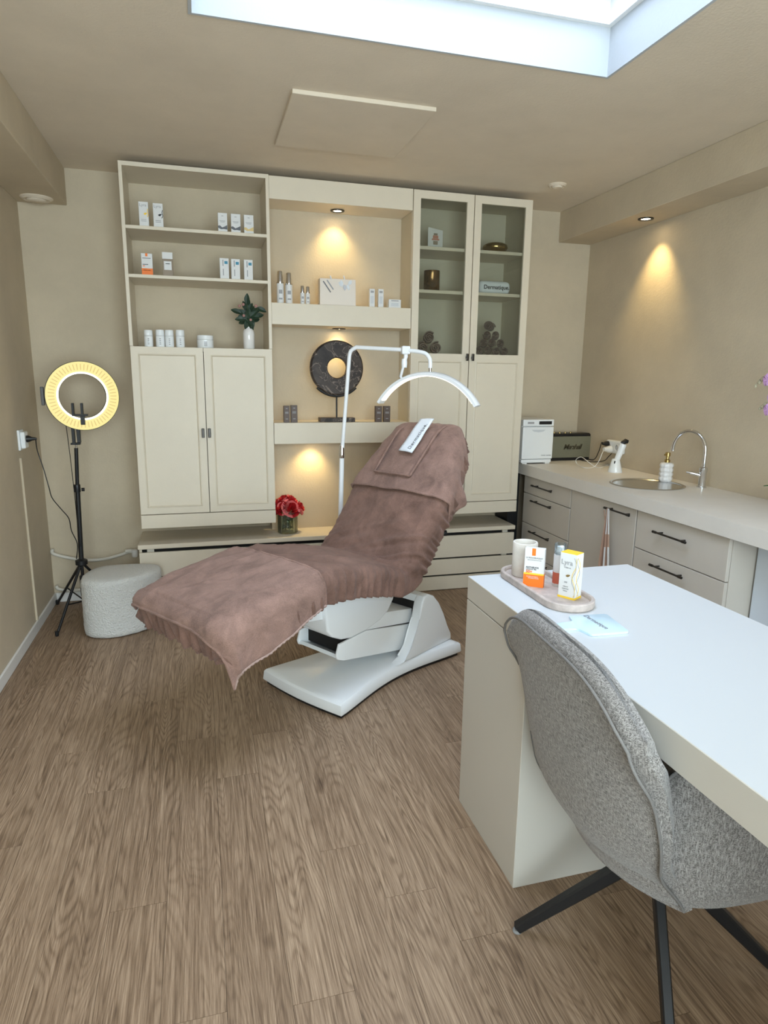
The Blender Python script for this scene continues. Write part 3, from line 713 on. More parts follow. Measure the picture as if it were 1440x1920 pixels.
def ann(bm, r0, r1, z0): 
    grid(bm, [[RC+rq @ Vector((r_*math.cos(2*PI*i/n_), r_*math.sin(2*PI*i/n_), z_)) for i in range(n_)] for r_, z_ in ((r0, z0), ((r0+r1)/2, z0+.002), (r1, z0))], True); return bm
dif = obj('diffuser', ann(bm, ri+.002, ro-.003, .0075), RINGE, t)
obj('inner_glow_rim', ann(bmesh.new(), ri+.002, ri+.012, .0100), RINGL, t)
bm = bmesh.new()
for i in range(56):
    a_ = 2*PI*i/56; m_ = Matrix.Translation(RC) @ rq.to_4x4() @ Matrix.Rotation(a_, 4, 'Z')
    r_ = [(ri+.022, -.0022), (ro-.016, -.0022), (ro-.016, .0022), (ri+.022, .0022)]
    prism(bm, r_, .002, m_ @ Matrix.Translation((0, 0, .0095)))
obj('led_marks', bm, RINGD, t, kind='stuff')
low = RC-Vector((0, 0, ro)); 
obj('pole', T([hub, (hub.x+.012, 4.03, .80)], .0135, 12), BLACK, t, 60)
obj('upper_pole', T([(hub.x+.012, 4.03, .80), (-.690, 4.02, 1.035)], .0105, 12), BLACK, t, 60)
obj('collar', L((hub.x+.011, 4.03, .78), [(.017, 0), (.018, .004), (.018, .04), (.017, .044)], n=16), BLACK, t, 50)
obj('lock_knob', L((hub.x+.035, 4.02, .795), [(.001, 0), (.010, 0), (.010, .016), (.001, .016)], n=10, rot=Matrix.Rotation(PI/2, 3, 'Y')), BLACK, t, 50)
obj('spigot', T([(-.690, 4.02, 1.035), (-.688, 4.02, 1.06)], .006, 10), CHROME, t, 60)
bm = bmesh.new(); box(bm, (-.715, 4.0, 1.055), (-.665, 4.035, 1.065), .002); box(bm, (-.680, 4.005, 1.065), (-.662, 4.035, 1.17), .002); box(bm, (-.705, 4.0, 1.062), (-.69, 4.03, 1.155), .002)
obj('bracket', bm, BLACK, t)
ph = at(150, 778, 'y', 3.95)
bm = bmesh.new(); box(bm, (ph.x-.040, 3.94, ph.z-.006), (ph.x+.04, 3.965, ph.z+.004), .002); box(bm, (ph.x-.040, 3.94, ph.z), (ph.x-.028, 3.965, ph.z+.065), .002); box(bm, (ph.x+.006, 3.94, ph.z), (ph.x+.018, 3.965, ph.z+.065), .002); box(bm, (ph.x+.0, 3.95, ph.z-.055), (ph.x+.022, 3.975, ph.z), .002)
obj('phone_holder', bm, BLACK, t)
kk = RC+rq @ Vector((-ro-.008, 0, -.010)); obj('side_control', B((kk-Vector((.008, .012, .05)), kk+Vector((.008, .012, .05))), bev=.004), mat('grey_knob', (.12, .12, .12), .5), t)
obj('hub', L(hub, [(.018, -.02), (.034, -.012), (.034, .012), (.018, .02)], n=16), BLACK, t, 50)
fts = [at(107, 1190, 'z', .008), Vector((-.935, 4.36, .008)), Vector((-.50, 4.20, .008))]
low_hub = hub-Vector((0, 0, .24))
obj('centre_column', T([hub, low_hub-Vector((0, 0, .05))], .009, 10), BLACK, t, 60)
for f_ in fts:
    s_ = hub+(f_-hub).normalized()*.03; lg = obj('leg', T([s_, f_], .008, 8), BLACK, t, 60)
    obj('rubber_foot', L((f_.x, f_.y, f_.z), [(.009, -.008), (.011, .0), (.010, .02)], n=10), BLACK, lg)
    obj('brace', T([low_hub, hub.lerp(f_, .6)], .0042, 6), BLACK, t, 60)
# socket and lead on the left wall
sk_ = at(38, 824, 'x', XL+.002); sk_.y = 3.95; sk_.z = 1.092
t = thing('wall_socket', 'white wall socket on the left wall beside the ring light', 'socket', sk_)
obj('plate', B(((XL, sk_.y-.045, sk_.z-.055), (XL+.012, sk_.y+.045, sk_.z+.055)), bev=.004), PLAST, t)
obj('socket_body', B(((XL+.012, sk_.y-.036, sk_.z-.045), (XL+.035, sk_.y+.036, sk_.z+.045)), bev=.006), PLAST, t)
t = thing('power_lead', 'black power lead sagging from the left wall socket to tripod', 'cable', sk_+Vector((.04, 0, 0)))
obj('plug', L((XL+.035, sk_.y, sk_.z+.005), [(.019, 0), (.018, .012), (.010, .028), (.006, .05), (.001, .05)], n=16, rot=Matrix.Rotation(PI/2, 3, 'Y')), BLACK, t, 50)
lp = [(XL+.08, sk_.y, sk_.z+.005)]+[at(a, b, 'y', 3.98) for a, b in ((70, 845), (82, 880), (92, 915), (98, 934), (115, 955), (129, 972), (134, 995), (145, 1020))]+[hub+Vector((-.02, -.03, .03))]
obj('cord', T(smoothpath(lp, 5), .003, 6), BLACK, t, 60)
lp = [at(a, b, 'y', 4.0) for a, b in ((118, 778), (124, 800), (132, 860), (140, 930), (146, 990), (151, 1024))]
o = obj('ring_light_lead', T(smoothpath([RC+Vector((-.15, .03, -.12))]+lp, 5), .0022, 6), BLACK); tag(o, 'thin black lead hanging straight from ring light down its pole', 'cable')
o = obj('power_adapter', B(((hub.x-.045, 4.17, .10), (hub.x-.015, 4.20, .235)), bev=.005), BLACK); tag(o, 'small black power adapter hanging behind the boucle stool', 'adapter')
c0 = at(31, 845, 'x', XL+.004); c1_ = at(66, 1168, 'x', XL+.004)
o = obj('cable_trunking', B(((XL, 3.90, .064), (XL+.012, 3.924, .998)), bev=.003), WALL); tag(o, 'narrow painted cable trunking running down left wall under socket', 'trunking')

# ------------------------------------------------------------------ boucle stool
SP = [(-.690, 3.83), (-.672, 3.745), (-.61, 3.69), (-.51, 3.68), (-.39, 3.73), (-.30, 3.82), (-.265, 3.91), (-.295, 3.995), (-.38, 4.025), (-.50, 4.035), (-.60, 4.02), (-.665, 3.94)]
def closedspline(P, n=6):
    out = []
    for i in range(len(P)):
        a, b, c, d = [Vector((*P[(i+k) % len(P)], 0)) for k in (-1, 0, 1, 2)]
        for k in range(n):
            t_ = k/n; out.append(.5*((2*b)+(c-a)*t_+(2*a-5*b+4*c-d)*t_*t_+(3*b-a-3*c+d)*t_**3))
    return out
out = closedspline(SP); cc = sum(out, Vector())/len(out)
bm = bmesh.new(); rows = []
hs = .335
for sc, z in [(.93, .004), (.985, .010), (1, .03)]+[(1, .03+.27*k/18) for k in range(1, 19)]+[(.99, hs-.018), (.96, hs-.006), (.90, hs), (.7, hs+.003), (.45, hs+.004), (.2, hs+.004), (.02, hs+.004)]:
    rows.append([Vector((cc.x+(p.x-cc.x)*sc, cc.y+(p.y-cc.y)*sc, z)) for p in out])
for r_ in rows:
    for p in r_:
        n1 = noise.noise(p*55)*.0035+noise.noise(p*110)*.002; p += Vector((p.x-cc.x, p.y-cc.y, 0)).normalized()*n1
V = grid(bm, rows, True); bm.faces.new(V[0]); bm.faces.new(V[-1])
o = obj('boucle_stool', bm, BOUCLE, None, 70); tag(o, 'white boucle pebble-shaped stool on the floor in front of tripod', 'stool')

# ------------------------------------------------------------------ treatment chair
TA = Vector((.832, .555, 0)); TB = Vector((-.555, .832, 0)); TO = Vector((.76, 2.975, 0))
def tw(u_, v_, z_): return TO+TA*u_+TB*v_+Vector((0, 0, z_))
TM = Matrix((TA, TB, Vector((0, 0, 1)))).transposed().to_4x4(); TM.translation = TO
ch = thing('treatment_chair', 'white reclining treatment chair under brown terry covers', 'treatment chair', TO, math.atan2(TA.y, TA.x))
# base
bm = bmesh.new(); rows = []
def baseoutline(ins):
    P = []; n_ = 24
    for i in range(n_+1):
        k = i/n_; u_ = -.455+.915*k; hw_ = .263-.062*math.sin(PI*min(1, k*1.0))**1.3
        P.append((u_, -hw_))
    for i in range(1, 8):
        k = i/8; P.append((.46+.018*math.sin(PI*k), -.263+.526*k))
    for i in range(n_, -1, -1):
        k = i/n_; u_ = -.455+.915*k; hw_ = .263-.062*math.sin(PI*min(1, k*1.0))**1.3
        P.append((u_, hw_))
    for i in range(1, 8):
        k = i/8; P.append((-.455-.018*math.sin(PI*k), .263-.526*k))
    return [(u_*(1-ins/.46), v_*(1-ins/.26)) for u_, v_ in P]
for ins, z in ((.012, .016), (.003, .018), (0, .024), (.004, .064), (.012, .073), (.03, .077), (.25, .079)):
    rows.append([tw(u_, v_, z) for u_, v_ in baseoutline(ins)])
V = grid(bm, rows, True); bm.faces.new(V[0]); bm.faces.new(V[-1]); obj('base', bm, PLAST, ch, 35)
bm = bmesh.new(); prism(bm, baseoutline(.014), .018, TM); obj('sole', bm, BLACK, ch)
# tower
def side(pts, v0, v1, m, nm, bev=.006):
    """polygon in the chair's (u, z) plane extruded across from v0 to v1"""
    bm = bmesh.new(); mt = TM @ Matrix(((1, 0, 0, 0), (0, 0, -1, v1), (0, 1, 0, 0), (0, 0, 0, 1)))
    prism(bm, pts, v1-v0, mt, bev=bev); return obj(nm, bm, m, ch, 40)
ck = [(.0, .076), (.065, .09), (.105, .14), (.14, .20), (.165, .27), (.18, .35), (.20, .378), (.235, .385), (.28, .365), (.33, .315), (.375, .245), (.405, .17), (.43, .11), (.455, .076)]
side(ck, -.205, -.15, PLAST, 'tower_cheek', .010); side(ck, .15, .205, PLAST, 'tower_cheek', .010)
bk = [(.19, .335), (.20, .378), (.235, .385), (.28, .365), (.33, .315), (.375, .245), (.405, .17), (.43, .11), (.455, .076), (.40, .076), (.37, .16), (.33, .24), (.28, .31), (.23, .345)]
side(bk, -.155, .155, PLAST, 'tower_back', 0)
side([(.19, .20), (.19, .345), (.215, .345), (.30, .24), (.34, .08), (.24, .08)], -.152, .152, DARK, 'tower_recess', 0)  # near-black block, shade of the tower slot put into its colour
lo_ = [(-.335, .275), (-.352, .225), (-.345, .205), (-.307, .188), (.116, .104), (.19, .15), (.245, .212), (-.161, .288)]
side(lo_, -.135, -.122, PLAST, 'lower_arm_cover', .003); side(lo_, .122, .135, PLAST, 'lower_arm_cover', .003)
side([(-.350, .212), (-.307, .190), (.116, .106), (.19, .152), (.17, .165), (.11, .12), (-.30, .204), (-.335, .222)], -.124, .124, PLAST, 'lower_arm_floor', 0)
side([(-.29, .275), (-.29, .21), (.11, .125), (.16, .16), (.16, .22), (-.16, .27)], -.118, .118, DARK, 'arm_hollow_shade', 0)  # near-black block standing in for the shade inside the hollow arm
side([(-.20, .300), (-.161, .291), (.262, .216), (.262, .292), (-.004, .336), (-.10, .345)], -.132, .132, PLAST, 'upper_arm_cover', .004)
side([(-.43, .50), (-.415, .36), (-.385, .325), (-.327, .296), (-.266, .285), (-.161, .291), (-.06, .315), (-.004, .345), (.035, .395), (.06, .50)], -.142, .142, PLAST, 'seat_carrier', .012)
side([(-.72, .53), (-.62, .44), (-.42, .41), (-.30, .44), (.05, .46), (.08, .53)], -.115, .115, PLAST, 'seat_frame', .006)
kp = tw(.13, -.27, .62)
obj('recline_knob', L(at(826, 1000, 'y', 2.95), [(.001, 0), (.014, 0), (.015, .03), (.001, .03)], n=14, rot=Matrix.Rotation(PI/2, 3, 'Y')), BLACK, ch, 50)

# upholstery profile (u, z), foot end to head end
PR = smoothpath([(-1.085, .590, 0), (-.98, .625, 0), (-.74, .672, 0), (-.54, .693, 0), (-.35, .675, 0), (-.20, .642, 0), (-.09, .612, 0), (-.050, .610, 0), (-.015, .640, 0), (.02, .683, 0), (.09, .765, 0), (.25, .958, 0), (.40, 1.135, 0), (.49, 1.225, 0)], 14)
SL = [0]
for a_, b_ in zip(PR, PR[1:]): SL.append(SL[-1]+(b_-a_).length)
STOT = SL[-1]
def prof_at(s):
    s_ = max(0, min(STOT, s)); import bisect
    i = min(max(bisect.bisect_right(SL, s_)-1, 0), len(PR)-2); k = (s_-SL[i])/(SL[i+1]-SL[i]); p = PR[i].lerp(PR[i+1], k)
    i0, i1 = max(i-2, 0), min(i+3, len(PR)-1); tg = (PR[i1]-PR[i0]).normalized()
    p = p+tg*(s-s_); return p, tg
SF = min(range(len(PR)), key=lambda i: abs(PR[i].x+.06)+abs(PR[i].y-.62)); SFOLD = SL[SF]
def hwf(s):
    hb = STOT-s
    return .30 if hb > .42 else .30-.115*((.42-max(hb, 0))/.42)**1.4
def drape(s, v, off=0, r=.055, clampdrop=None, grav=0, tuck=0, smax=None):
    """point of a cloth lying on the cushion; beyond the edges it turns down"""
    hw_ = hwf(s); cs = max(r, min(STOT-r, s)); cv = max(-(hw_-r), min(hw_-r, v)); ds, dv = s-cs, v-cv; d = math.hypot(ds, dv)
    p, tg = prof_at(cs); nn_ = Vector((-tg.y, tg.x, 0))
    base = Vector((p.x, cv, p.y)); T3 = Vector((tg.x, 0, tg.y)); N3 = Vector((nn_.x, 0, nn_.y)); V3 = Vector((0, 1, 0))
    crown = .012*(1-(cv/hw_)**2)
    if d < 1e-6: return base+N3*(off+crown), N3, 0
    dr = (T3*ds+V3*dv)/d; R_ = r+off
    ang = min(d/r, PI/2); lat = R_*math.sin(ang); drop = r+off-R_*math.cos(ang)-off
    ex = max(0, d-r*PI/2); tk = 0
    if clampdrop is not None:
        mx_ = clampdrop-r
        if ex > mx_: tk = ex-mx_; ex = mx_
    down = N3 if not grav else (N3*(1-grav)+Vector((0, 0, 1))*grav).normalized()
    q_ = base+N3*(crown*.3)+dr*(lat-tk*tuck)-N3*drop-down*ex
    nrm = (N3*math.cos(ang)+dr*math.sin(ang)).normalized()
    return q_, nrm, (r*.6*ang/(PI/2)+ex)
def sheet(s0, s1, ns, nv, vmax, off, ripple, wr, **kw):
    rows = []
    sfun = kw.pop('sfun', None); fold = kw.pop('fold', 0)
    for i in range(ns+1):
        s = s0+(s1-s0)*i/ns; row = []
        vm0, vm1 = vmax(s) if callable(vmax) else (-vmax, vmax)
        for j in range(nv+1):
            k = j/nv; v = vm0+(vm1-vm0)*k
            if sfun: s = sfun(k)+(s1-sfun(k))*i/ns
            p, nr, ex = drape(s, v, off, **kw)
            q = Vector((s*7, v*7, 0)); a_ = noise.noise(q)*.007+noise.noise(q*2.7+Vector((5, 1, 0)))*.0025+.005*(1-min(1, abs(noise.noise(Vector((s*5+v*6+2, v*9-s*3+9, 0))))*2.6))**2
            st_ = noise.noise(Vector((s*12+v*9, v*4-s*2, 3.3)))*.0055*wr
            # drawn creases fanning out of the fold
            fd = abs(s-SFOLD-.05); cr = math.exp(-(fd/.13)**2)*(.35+.65*max(0, -v/.3))
            st_ += cr*.030*noise.noise(Vector((s*34+v*14, v*4, 7)))
            g = 0
            if ripple:
                along = s if abs(v) > hwf(s)-.05 else v
                g = ripple*(1.25 if s < SFOLD else .7)*min(1, ex/.07)*(math.sin(along*150+6*noise.noise(Vector((along*9, 0, 2))))*.6+noise.noise(Vector((along*55, ex*6, 1)))*1.3)
            p = p+nr*((a_+st_)*(1 if ex < .02 else .4)+g)
            if fold and ex > 0: p = p+nr*fold*min(1, ex/.12)*noise.noise(Vector((s*13, v*3, 11)))
            row.append(TM @ p)
        rows.append(row)
    return rows
bm = bmesh.new(); grid(bm, sheet(-.13, STOT+.16, 330, 130, lambda s: (-(hwf(s)+.22), hwf(s)+.24), 0, .0115, 1.0, clampdrop=.135, tuck=.9))
bmesh.ops.recalc_face_normals(bm, faces=bm.faces)
cov = obj('fitted_cover', bm, TOWELM, None, 180); tag(cov, 'brown terry fitted sheet stretched over the reclining treatment chair', 'chair cover')
cov.name = 'chair_cover'
# inner cushions (the chair's own upholstery under the cover)
for nm, s0, s1 in (('seat_cushion', .06, SFOLD-.03), ('back_cushion', SFOLD+.06, STOT-.06)):
    rows = []
    for i in range(13):
        s = s0+(s1-s0)*i/12; p, tg = prof_at(s); n3 = Vector((-tg.y, 0, tg.x)); hw_ = hwf(s)-.035
        b0 = Vector((p.x, 0, p.y))
        rows.append([TM @ (b0+Vector((0, v, 0))-n3*dd) for v, dd in ((-hw_, .03), (hw_, .03), (hw_, .112), (-hw_, .112))])
    bm = bmesh.new(); V = grid(bm, rows, True); bm.faces.new(V[0]); bm.faces.new(V[-1]); obj(nm, bm, mat(nm+'_vinyl', (.16, .10, .08), .7), ch)

# towel over the foot end: near corner hangs down
def foot_v(s):
    return (-(hwf(s)+.155-.06*max(0, (s-.2))/.3), hwf(s)+.03)
rows = sheet(-.085, .50, 110, 90, foot_v, .014, .0, .8, grav=.55, fold=.02, sfun=lambda k: -.004-.080*max(0, 1-k/.42)**1.3)
bm = bmesh.new(); grid(bm, rows); thick(bm, .006)
ft = obj('foot_towel', bm, TOWEL2, None, 180); tag(ft, 'brown terry towel laid over the foot end with near corner hanging', 'towel')
bm = bmesh.new(); m_ = len(rows)
edge = [r_[0] for r_ in rows]
for i in range(len(edge)-1):
    if i % 4 < 2 and i > 6: tube(bm, [edge[i]+Vector((0, 0, -.001)), edge[i+1]+Vector((0, 0, -.001))], .0058, 5)
    else: tube(bm, [edge[i], edge[i+1]], .0042, 5)
obj('ribbed_hem', bm, HEMM, ft, 50)
obj('foot_hem', T([p for p in rows[0]], .0055, 6), TOWEL2, ft, 60)
obj('upper_hem', T([p for p in rows[-1]], .0045, 6), TOWEL2, ft, 60)

# towel over the head end
sh0 = SFOLD+.385
def head_v(s):
    k = max(0, min(1, (s-sh0)/(STOT-sh0)))
    return (-(hwf(s)+.15+.03*k), hwf(s)+.13)
rows = sheet(sh0, STOT+.15, 90, 90, head_v, .014, .004, 1.2, grav=.75, fold=.055)
bm = bmesh.new(); grid(bm, rows); thick(bm, .006)
ht = obj('head_towel', bm, TOWEL2, None, 180); tag(ht, 'brown terry towel draped over the headrest, its sides hanging loose', 'towel')
obj('hem', T([p for p in rows[0]], .0062, 6), TOWEL2, ht, 60)

# folded hand towel lying on the headrest, drawn through the backrest plane
pA, tgA = prof_at(SFOLD+.45); P0 = TM @ Vector((pA.x, 0, pA.y)); AX = (TM.to_3x3() @ Vector((tgA.x, 0, tgA.y))).normalized(); NB3 = (TM.to_3x3() @ Vector((-tgA.y, 0, tgA.x))).normalized()
def onback(px, py, off):
    d = _F+_R*((px-720)/F_PX)-_U*((py-960)/F_PX); q_ = P0+NB3*off; t_ = (q_-CAMP).dot(NB3)/d.dot(NB3); return CAMP+d*t_
def slab(cs, off, th, m, nm, par=None, roundoff=None, nu=6, nv=18, wav=.002):
    """cloth slab over four corners: bottom left, bottom right, top right, top left (pixels)"""
    c_ = [onback(*x, off) for x in cs]; rows = []
    for j in range(nv+1):
        k = j/nv; a_ = c_[0].lerp(c_[3], k); b_ = c_[1].lerp(c_[2], k); row = []
        for i in range(nu+1):
            p = a_.lerp(b_, i/nu); bend = -.10*max(0, k-.72)**2/.08*.35 if roundoff else 0
            row.append(p+NB3*(bend+wav*noise.noise(p*18)+th*.25*math.sin(PI*i/nu)))
        rows.append(row)
    bm = bmesh.new(); grid(bm, rows); bmesh.ops.recalc_face_normals(bm, faces=bm.faces); bmesh.ops.solidify(bm, geom=bm.faces[:], thickness=th)
    return obj(nm, bm, m, par, 180), c_
o, _ = slab([(703, 884), (769, 893), (833, 792), (757, 792)], .034, .009, TOWEL2, 'folded_towel', None, True, nv=26)
for a_, b_ in ((0, 1), (1, 2), (0, 3)):
    e_ = [_[a_].lerp(_[b_], k/16)+NB3*((-.10*max(0, (k/16 if a_ != b_ and b_ != 1 else 0)-.72)**2/.08*.35)+.004) for k in range(17)]
    obj('hem', T(e_, .0062, 6), TOWEL2, o, 60)
tag(o, 'narrow folded brown hand towel lying on top of the headrest towel', 'towel')
l2, _ = slab([(705, 888), (770, 897), (836, 794), (759, 796)], .022, .007, TOWELM, 'lower_fold', o, True, nv=26)
hb_, hc = slab([(748, 845), (773, 850), (814, 786), (789, 786)], .052, .005, BANDM, 'headband', None, False, nv=20, wav=.006)
tag(hb_, 'white terry headband with dark lettering lying on the folded hand towel', 'headband')
dirx = (hc[3]-hc[0]).normalized(); diry = (hc[0]-hc[1]).normalized()
mid = onback(783, 818, .0605); text('lettering', 'Dermatique.', .029, GREY, hb_, frame(mid, dirx, diry), spacing=1.12)

# ------------------------------------------------------------------ arc lamp
LC = Vector((1.13, 3.22, 0)); LP = Vector((.745, 3.50, 0))       # over the headrest centre; pole behind the chair
def onplane(px, py, P, n):
    d = _F+_R*((px-720)/F_PX)-_U*((py-960)/F_PX); return CAMP+d*((P-CAMP).dot(n)/d.dot(n))
AN = (LC-LP).normalized().cross(Vector((0, 0, 1)))
def arm(px, py): return onplane(px, py, LP, AN)
bs = arm(655, 655); bs.z = 0
pl_ = arm(634, 930); bs = Vector((pl_.x, pl_.y, 0))
t = thing('arc_lamp', 'white gooseneck lamp with lit half-moon head over treatment chair', 'lamp', bs)
obj('foot', L(bs, [(.001, 0), (.10, 0), (.105, .008), (.10, .016), (.02, .022), (.012, .04)], n=32), WMETAL, t, 50)
jn = arm(641, 852); pt = arm(655, 668); a0 = arm(668, 651)
obj('lower_pole', T([bs+Vector((0, 0, .03)), jn], .0135, 14), WMETAL, t, 60)
obj('joint', L(jn, [(.015, -.02), (.0165, -.012), (.0165, 0), (.014, .03), (.012, .05)], n=16), CHROME, t, 50)
obj('upper_pole', T([jn, pt]+smoothpath([pt, arm(658, 658), a0], 5)[1:]+[arm(756, 656), arm(783, 659)]+smoothpath([arm(783, 659), arm(798, 663), arm(806, 674), arm(806.5, 690)], 5)[1:], .0105, 14), WMETAL, t, 60)
obj('socket_tip', T([arm(806.5, 690), arm(806.5, 700)], .0075, 12), STEEL, t, 60)
cl = arm(760, 657); obj('clamp', B((cl-Vector((.022, .02, .02)), cl+Vector((.022, .02, .022))), bev=.006), WMETAL, t)
el = arm(758, 681)
obj('swivel_arm', T([cl, arm(761, 668), el], [.009, .012, .007], 10), WMETAL, t, 60)
obj('swivel_joint', L(el, [(.001, -.022), (.014, -.022), (.016, 0), (.014, .022), (.001, .022)], n=14), WMETAL, t, 50)
HX = Vector((.68, -.73, 0)).normalized(); HN = Vector((.73, .68, 0)).normalized()       # head runs far left to near right
hc0 = arm(806.5, 699)
q0, q1, q2 = [onplane(a_, b_, hc0, HN) for a_, b_ in ((713, 755), (803, 701), (895, 762))]
def h2(p): return (p-hc0).dot(HX), p.z
def circ3(a_, b_, c_):
    (ax_, ay_), (bx_, by_), (cx_, cy_) = a_, b_, c_; d_ = 2*(ax_*(by_-cy_)+bx_*(cy_-ay_)+cx_*(ay_-by_))
    return ((ax_**2+ay_**2)*(by_-cy_)+(bx_**2+by_**2)*(cy_-ay_)+(cx_**2+cy_**2)*(ay_-by_))/d_, ((ax_**2+ay_**2)*(cx_-bx_)+(bx_**2+by_**2)*(ax_-cx_)+(cx_**2+cy_**2)*(bx_-ax_))/d_
ux, uz = circ3(h2(q0), h2(q1), h2(q2)); e0_, e2_ = h2(q0), h2(q2)
RR = math.hypot(e0_[0]-ux, e0_[1]-uz); A0 = math.atan2(e0_[1]-uz, e0_[0]-ux); A1 = math.atan2(e2_[1]-uz, e2_[0]-ux)
def arcsweep(prof, n_=48, e=0):
    rows = []; hb_ = Vector((hc0.x, hc0.y, 0))
    for i in range(n_+1):
        a_ = A0+e+(A1-A0-2*e)*i/n_; rows.append([hb_+HX*(ux+(RR+dr)*math.cos(a_))+HN*dy+Vector((0, 0, uz+(RR+dr)*math.sin(a_))) for dr, dy in prof])
    bm = bmesh.new(); V = grid(bm, rows, True); bm.faces.new(V[0]); bm.faces.new(V[-1]); return bm
obj('drop_arm', T([el, arm(751, 706), q0.lerp(q1, .5)+Vector((0, 0, .035))], .0075, 10), WMETAL, t, 60)
obj('head_shell', arcsweep([(-.008, -.026), (.006, -.028), (.011, -.015), (.012, .015), (.006, .028), (-.008, .026)]), WMETAL, t, 50)
obj('light_strip', arcsweep([(-.0075, -.022), (-.0075, .022), (-.013, .019), (-.013, -.019)], e=-.07 if A0 > A1 else .07), ARCE, t, 50)

# ------------------------------------------------------------------ kitchen run on the right wall
ZC = .865; XF = 2.176; XU = 2.20; YE = .5
o = obj('worktop', B(((XF, YE, .790), (XR-.002, W-.002, ZC)), bev=.002), WORK); tag(o, 'long pale stone-look worktop along the right wall', 'worktop')
sc_ = Vector((2.462, 3.148, ZC)); SR = .205
# cut the sink hole
me = o.data; bm = bmesh.new(); bm.from_mesh(me); bmesh.ops.delete(bm, geom=bm.verts[:], context='VERTS')
n_ = 48; ring = []
def wt(bm):
    x0, x1, y0, y1 = XF, XR-.002, YE, W-.002; z1, z0 = ZC, .790; hr = SR-.012
    per = []
    for i in range(n_):
        a_ = 2*PI*i/n_; per.append(Vector((sc_.x+hr*math.cos(a_), sc_.y+hr*math.sin(a_), 0)))
    bx0, bx1, by0, by1 = x0, x1, sc_.y-.3, sc_.y+.3
    for z in (z1, z0):
        inner = [bm.verts.new((p.x, p.y, z)) for p in per]; outer = []
        for p in per:
            d = p-Vector((sc_.x, sc_.y, 0)); k = min([(bx1-sc_.x)/d.x if d.x > 1e-6 else 9e9, (bx0-sc_.x)/d.x if d.x < -1e-6 else 9e9, (by1-sc_.y)/d.y if d.y > 1e-6 else 9e9, (by0-sc_.y)/d.y if d.y < -1e-6 else 9e9])
            outer.append(bm.verts.new((sc_.x+d.x*k, sc_.y+d.y*k, z)))
        for i in range(n_):
            f = bm.faces.new((inner[i], inner[(i+1) % n_], outer[(i+1) % n_], outer[i]))
        cor = [(bx0, by0), (bx1, by0), (bx1, by1), (bx0, by1)]
        for cx_, cy_ in cor:      # fill the small triangles at the four corners
            va = sorted(outer, key=lambda v: (v.co.x-cx_)**2+(v.co.y-cy_)**2)[:2]
            on = any(abs(v.co.x-cx_) < 1e-5 and abs(v.co.y-cy_) < 1e-5 for v in va)
            if not on:
                vx = [v for v in outer if abs(v.co.x-cx_) < 1e-5]; vy = [v for v in outer if abs(v.co.y-cy_) < 1e-5]
                a1_ = min(vx, key=lambda v: abs(v.co.y-cy_)); b1_ = min(vy, key=lambda v: abs(v.co.x-cx_)); bm.faces.new((a1_, b1_, bm.verts.new((cx_, cy_, z))))
        if z == z1: top = inner
        else:
            for i in range(n_): bm.faces.new((top[i], top[(i+1) % n_], inner[(i+1) % n_], inner[i]))
    for ya, yb2 in ((y0, by0), (by1, y1)):
        for z in (z1, z0): bm.faces.new([bm.verts.new(q) for q in ((x0, ya, z), (x1, ya, z), (x1, yb2, z), (x0, yb2, z))])
    for q in (((x0, y0, z0), (x0, y1, z0), (x0, y1, z1), (x0, y0, z1)), ((x0, y0, z0), (x1, y0, z0), (x1, y0, z1), (x0, y0, z1)), ((x1, y0, z0), (x1, y1, z0), (x1, y1, z1), (x1, y0, z1)), ((x0, y1, z0), (x1, y1, z0), (x1, y1, z1), (x0, y1, z1))):
        bm.faces.new([bm.verts.new(v) for v in q])
wt(bm); bmesh.ops.remove_doubles(bm, verts=bm.verts, dist=1e-5); bmesh.ops.recalc_face_normals(bm, faces=bm.faces); bm.to_mesh(me); bm.free()
t = thing('round_sink', 'round stainless steel sink set in the worktop', 'sink', sc_)
obj('basin', L(sc_, [(SR, .0), (SR+.001, .003), (SR-.006, .006), (SR-.014, .004), (SR-.022, -.004), (SR-.030, -.03), (SR-.034, -.055), (SR-.06, -.068), (.03, -.0695), (.001, -.0695)], n=56), STEEL, t, 60)
obj('drain', L(sc_-Vector((0, 0, .069)), [(.035, 0), (.036, .002), (.026, .003), (.02, .001), (.001, .001)], n=24), CHROME, t, 60)
# faucet
fb = at(1315, 914, 'z', ZC); fb = Vector((fb.x, fb.y, ZC))
t = thing('faucet', 'tall chrome swan-neck tap beside the round sink', 'tap', fb)
sd = Vector((-.35, .94, 0)).normalized()
R_a = .0965; zt = at(1317, 848, 'y', fb.y).z
arc = [fb+Vector((0, 0, .10)), Vector((fb.x, fb.y, zt))]
cen = Vector((fb.x, fb.y, zt))+sd*R_a
for i in range(1, 17):
    a_ = PI-(PI*1.0)*i/16; arc.append(cen+sd*R_a*math.cos(a_)+Vector((0, 0, R_a*math.sin(a_)*1.15)))
arc.append(arc[-1]-Vector((0, 0, .012)))
obj('spout', T(arc, .0105, 16), CHROME, t, 60)
obj('body', L(fb, [(.026, 0), (.026, .006), (.020, .008), (.020, .085), (.022, .087), (.022, .112), (.014, .118)], n=24), CHROME, t, 50)
lvd = (at(1287, 890, 'y', fb.y+.03)-fb-Vector((0, 0, .06)))
obj('lever', T([fb+Vector((0, 0, .062)), fb+Vector((-.02, .01, .072)), fb+Vector((-.052, .03, .080)), fb+Vector((-.075, .045, .084))], [.012, .011, .010, .004], 12), CHROME, t, 60)
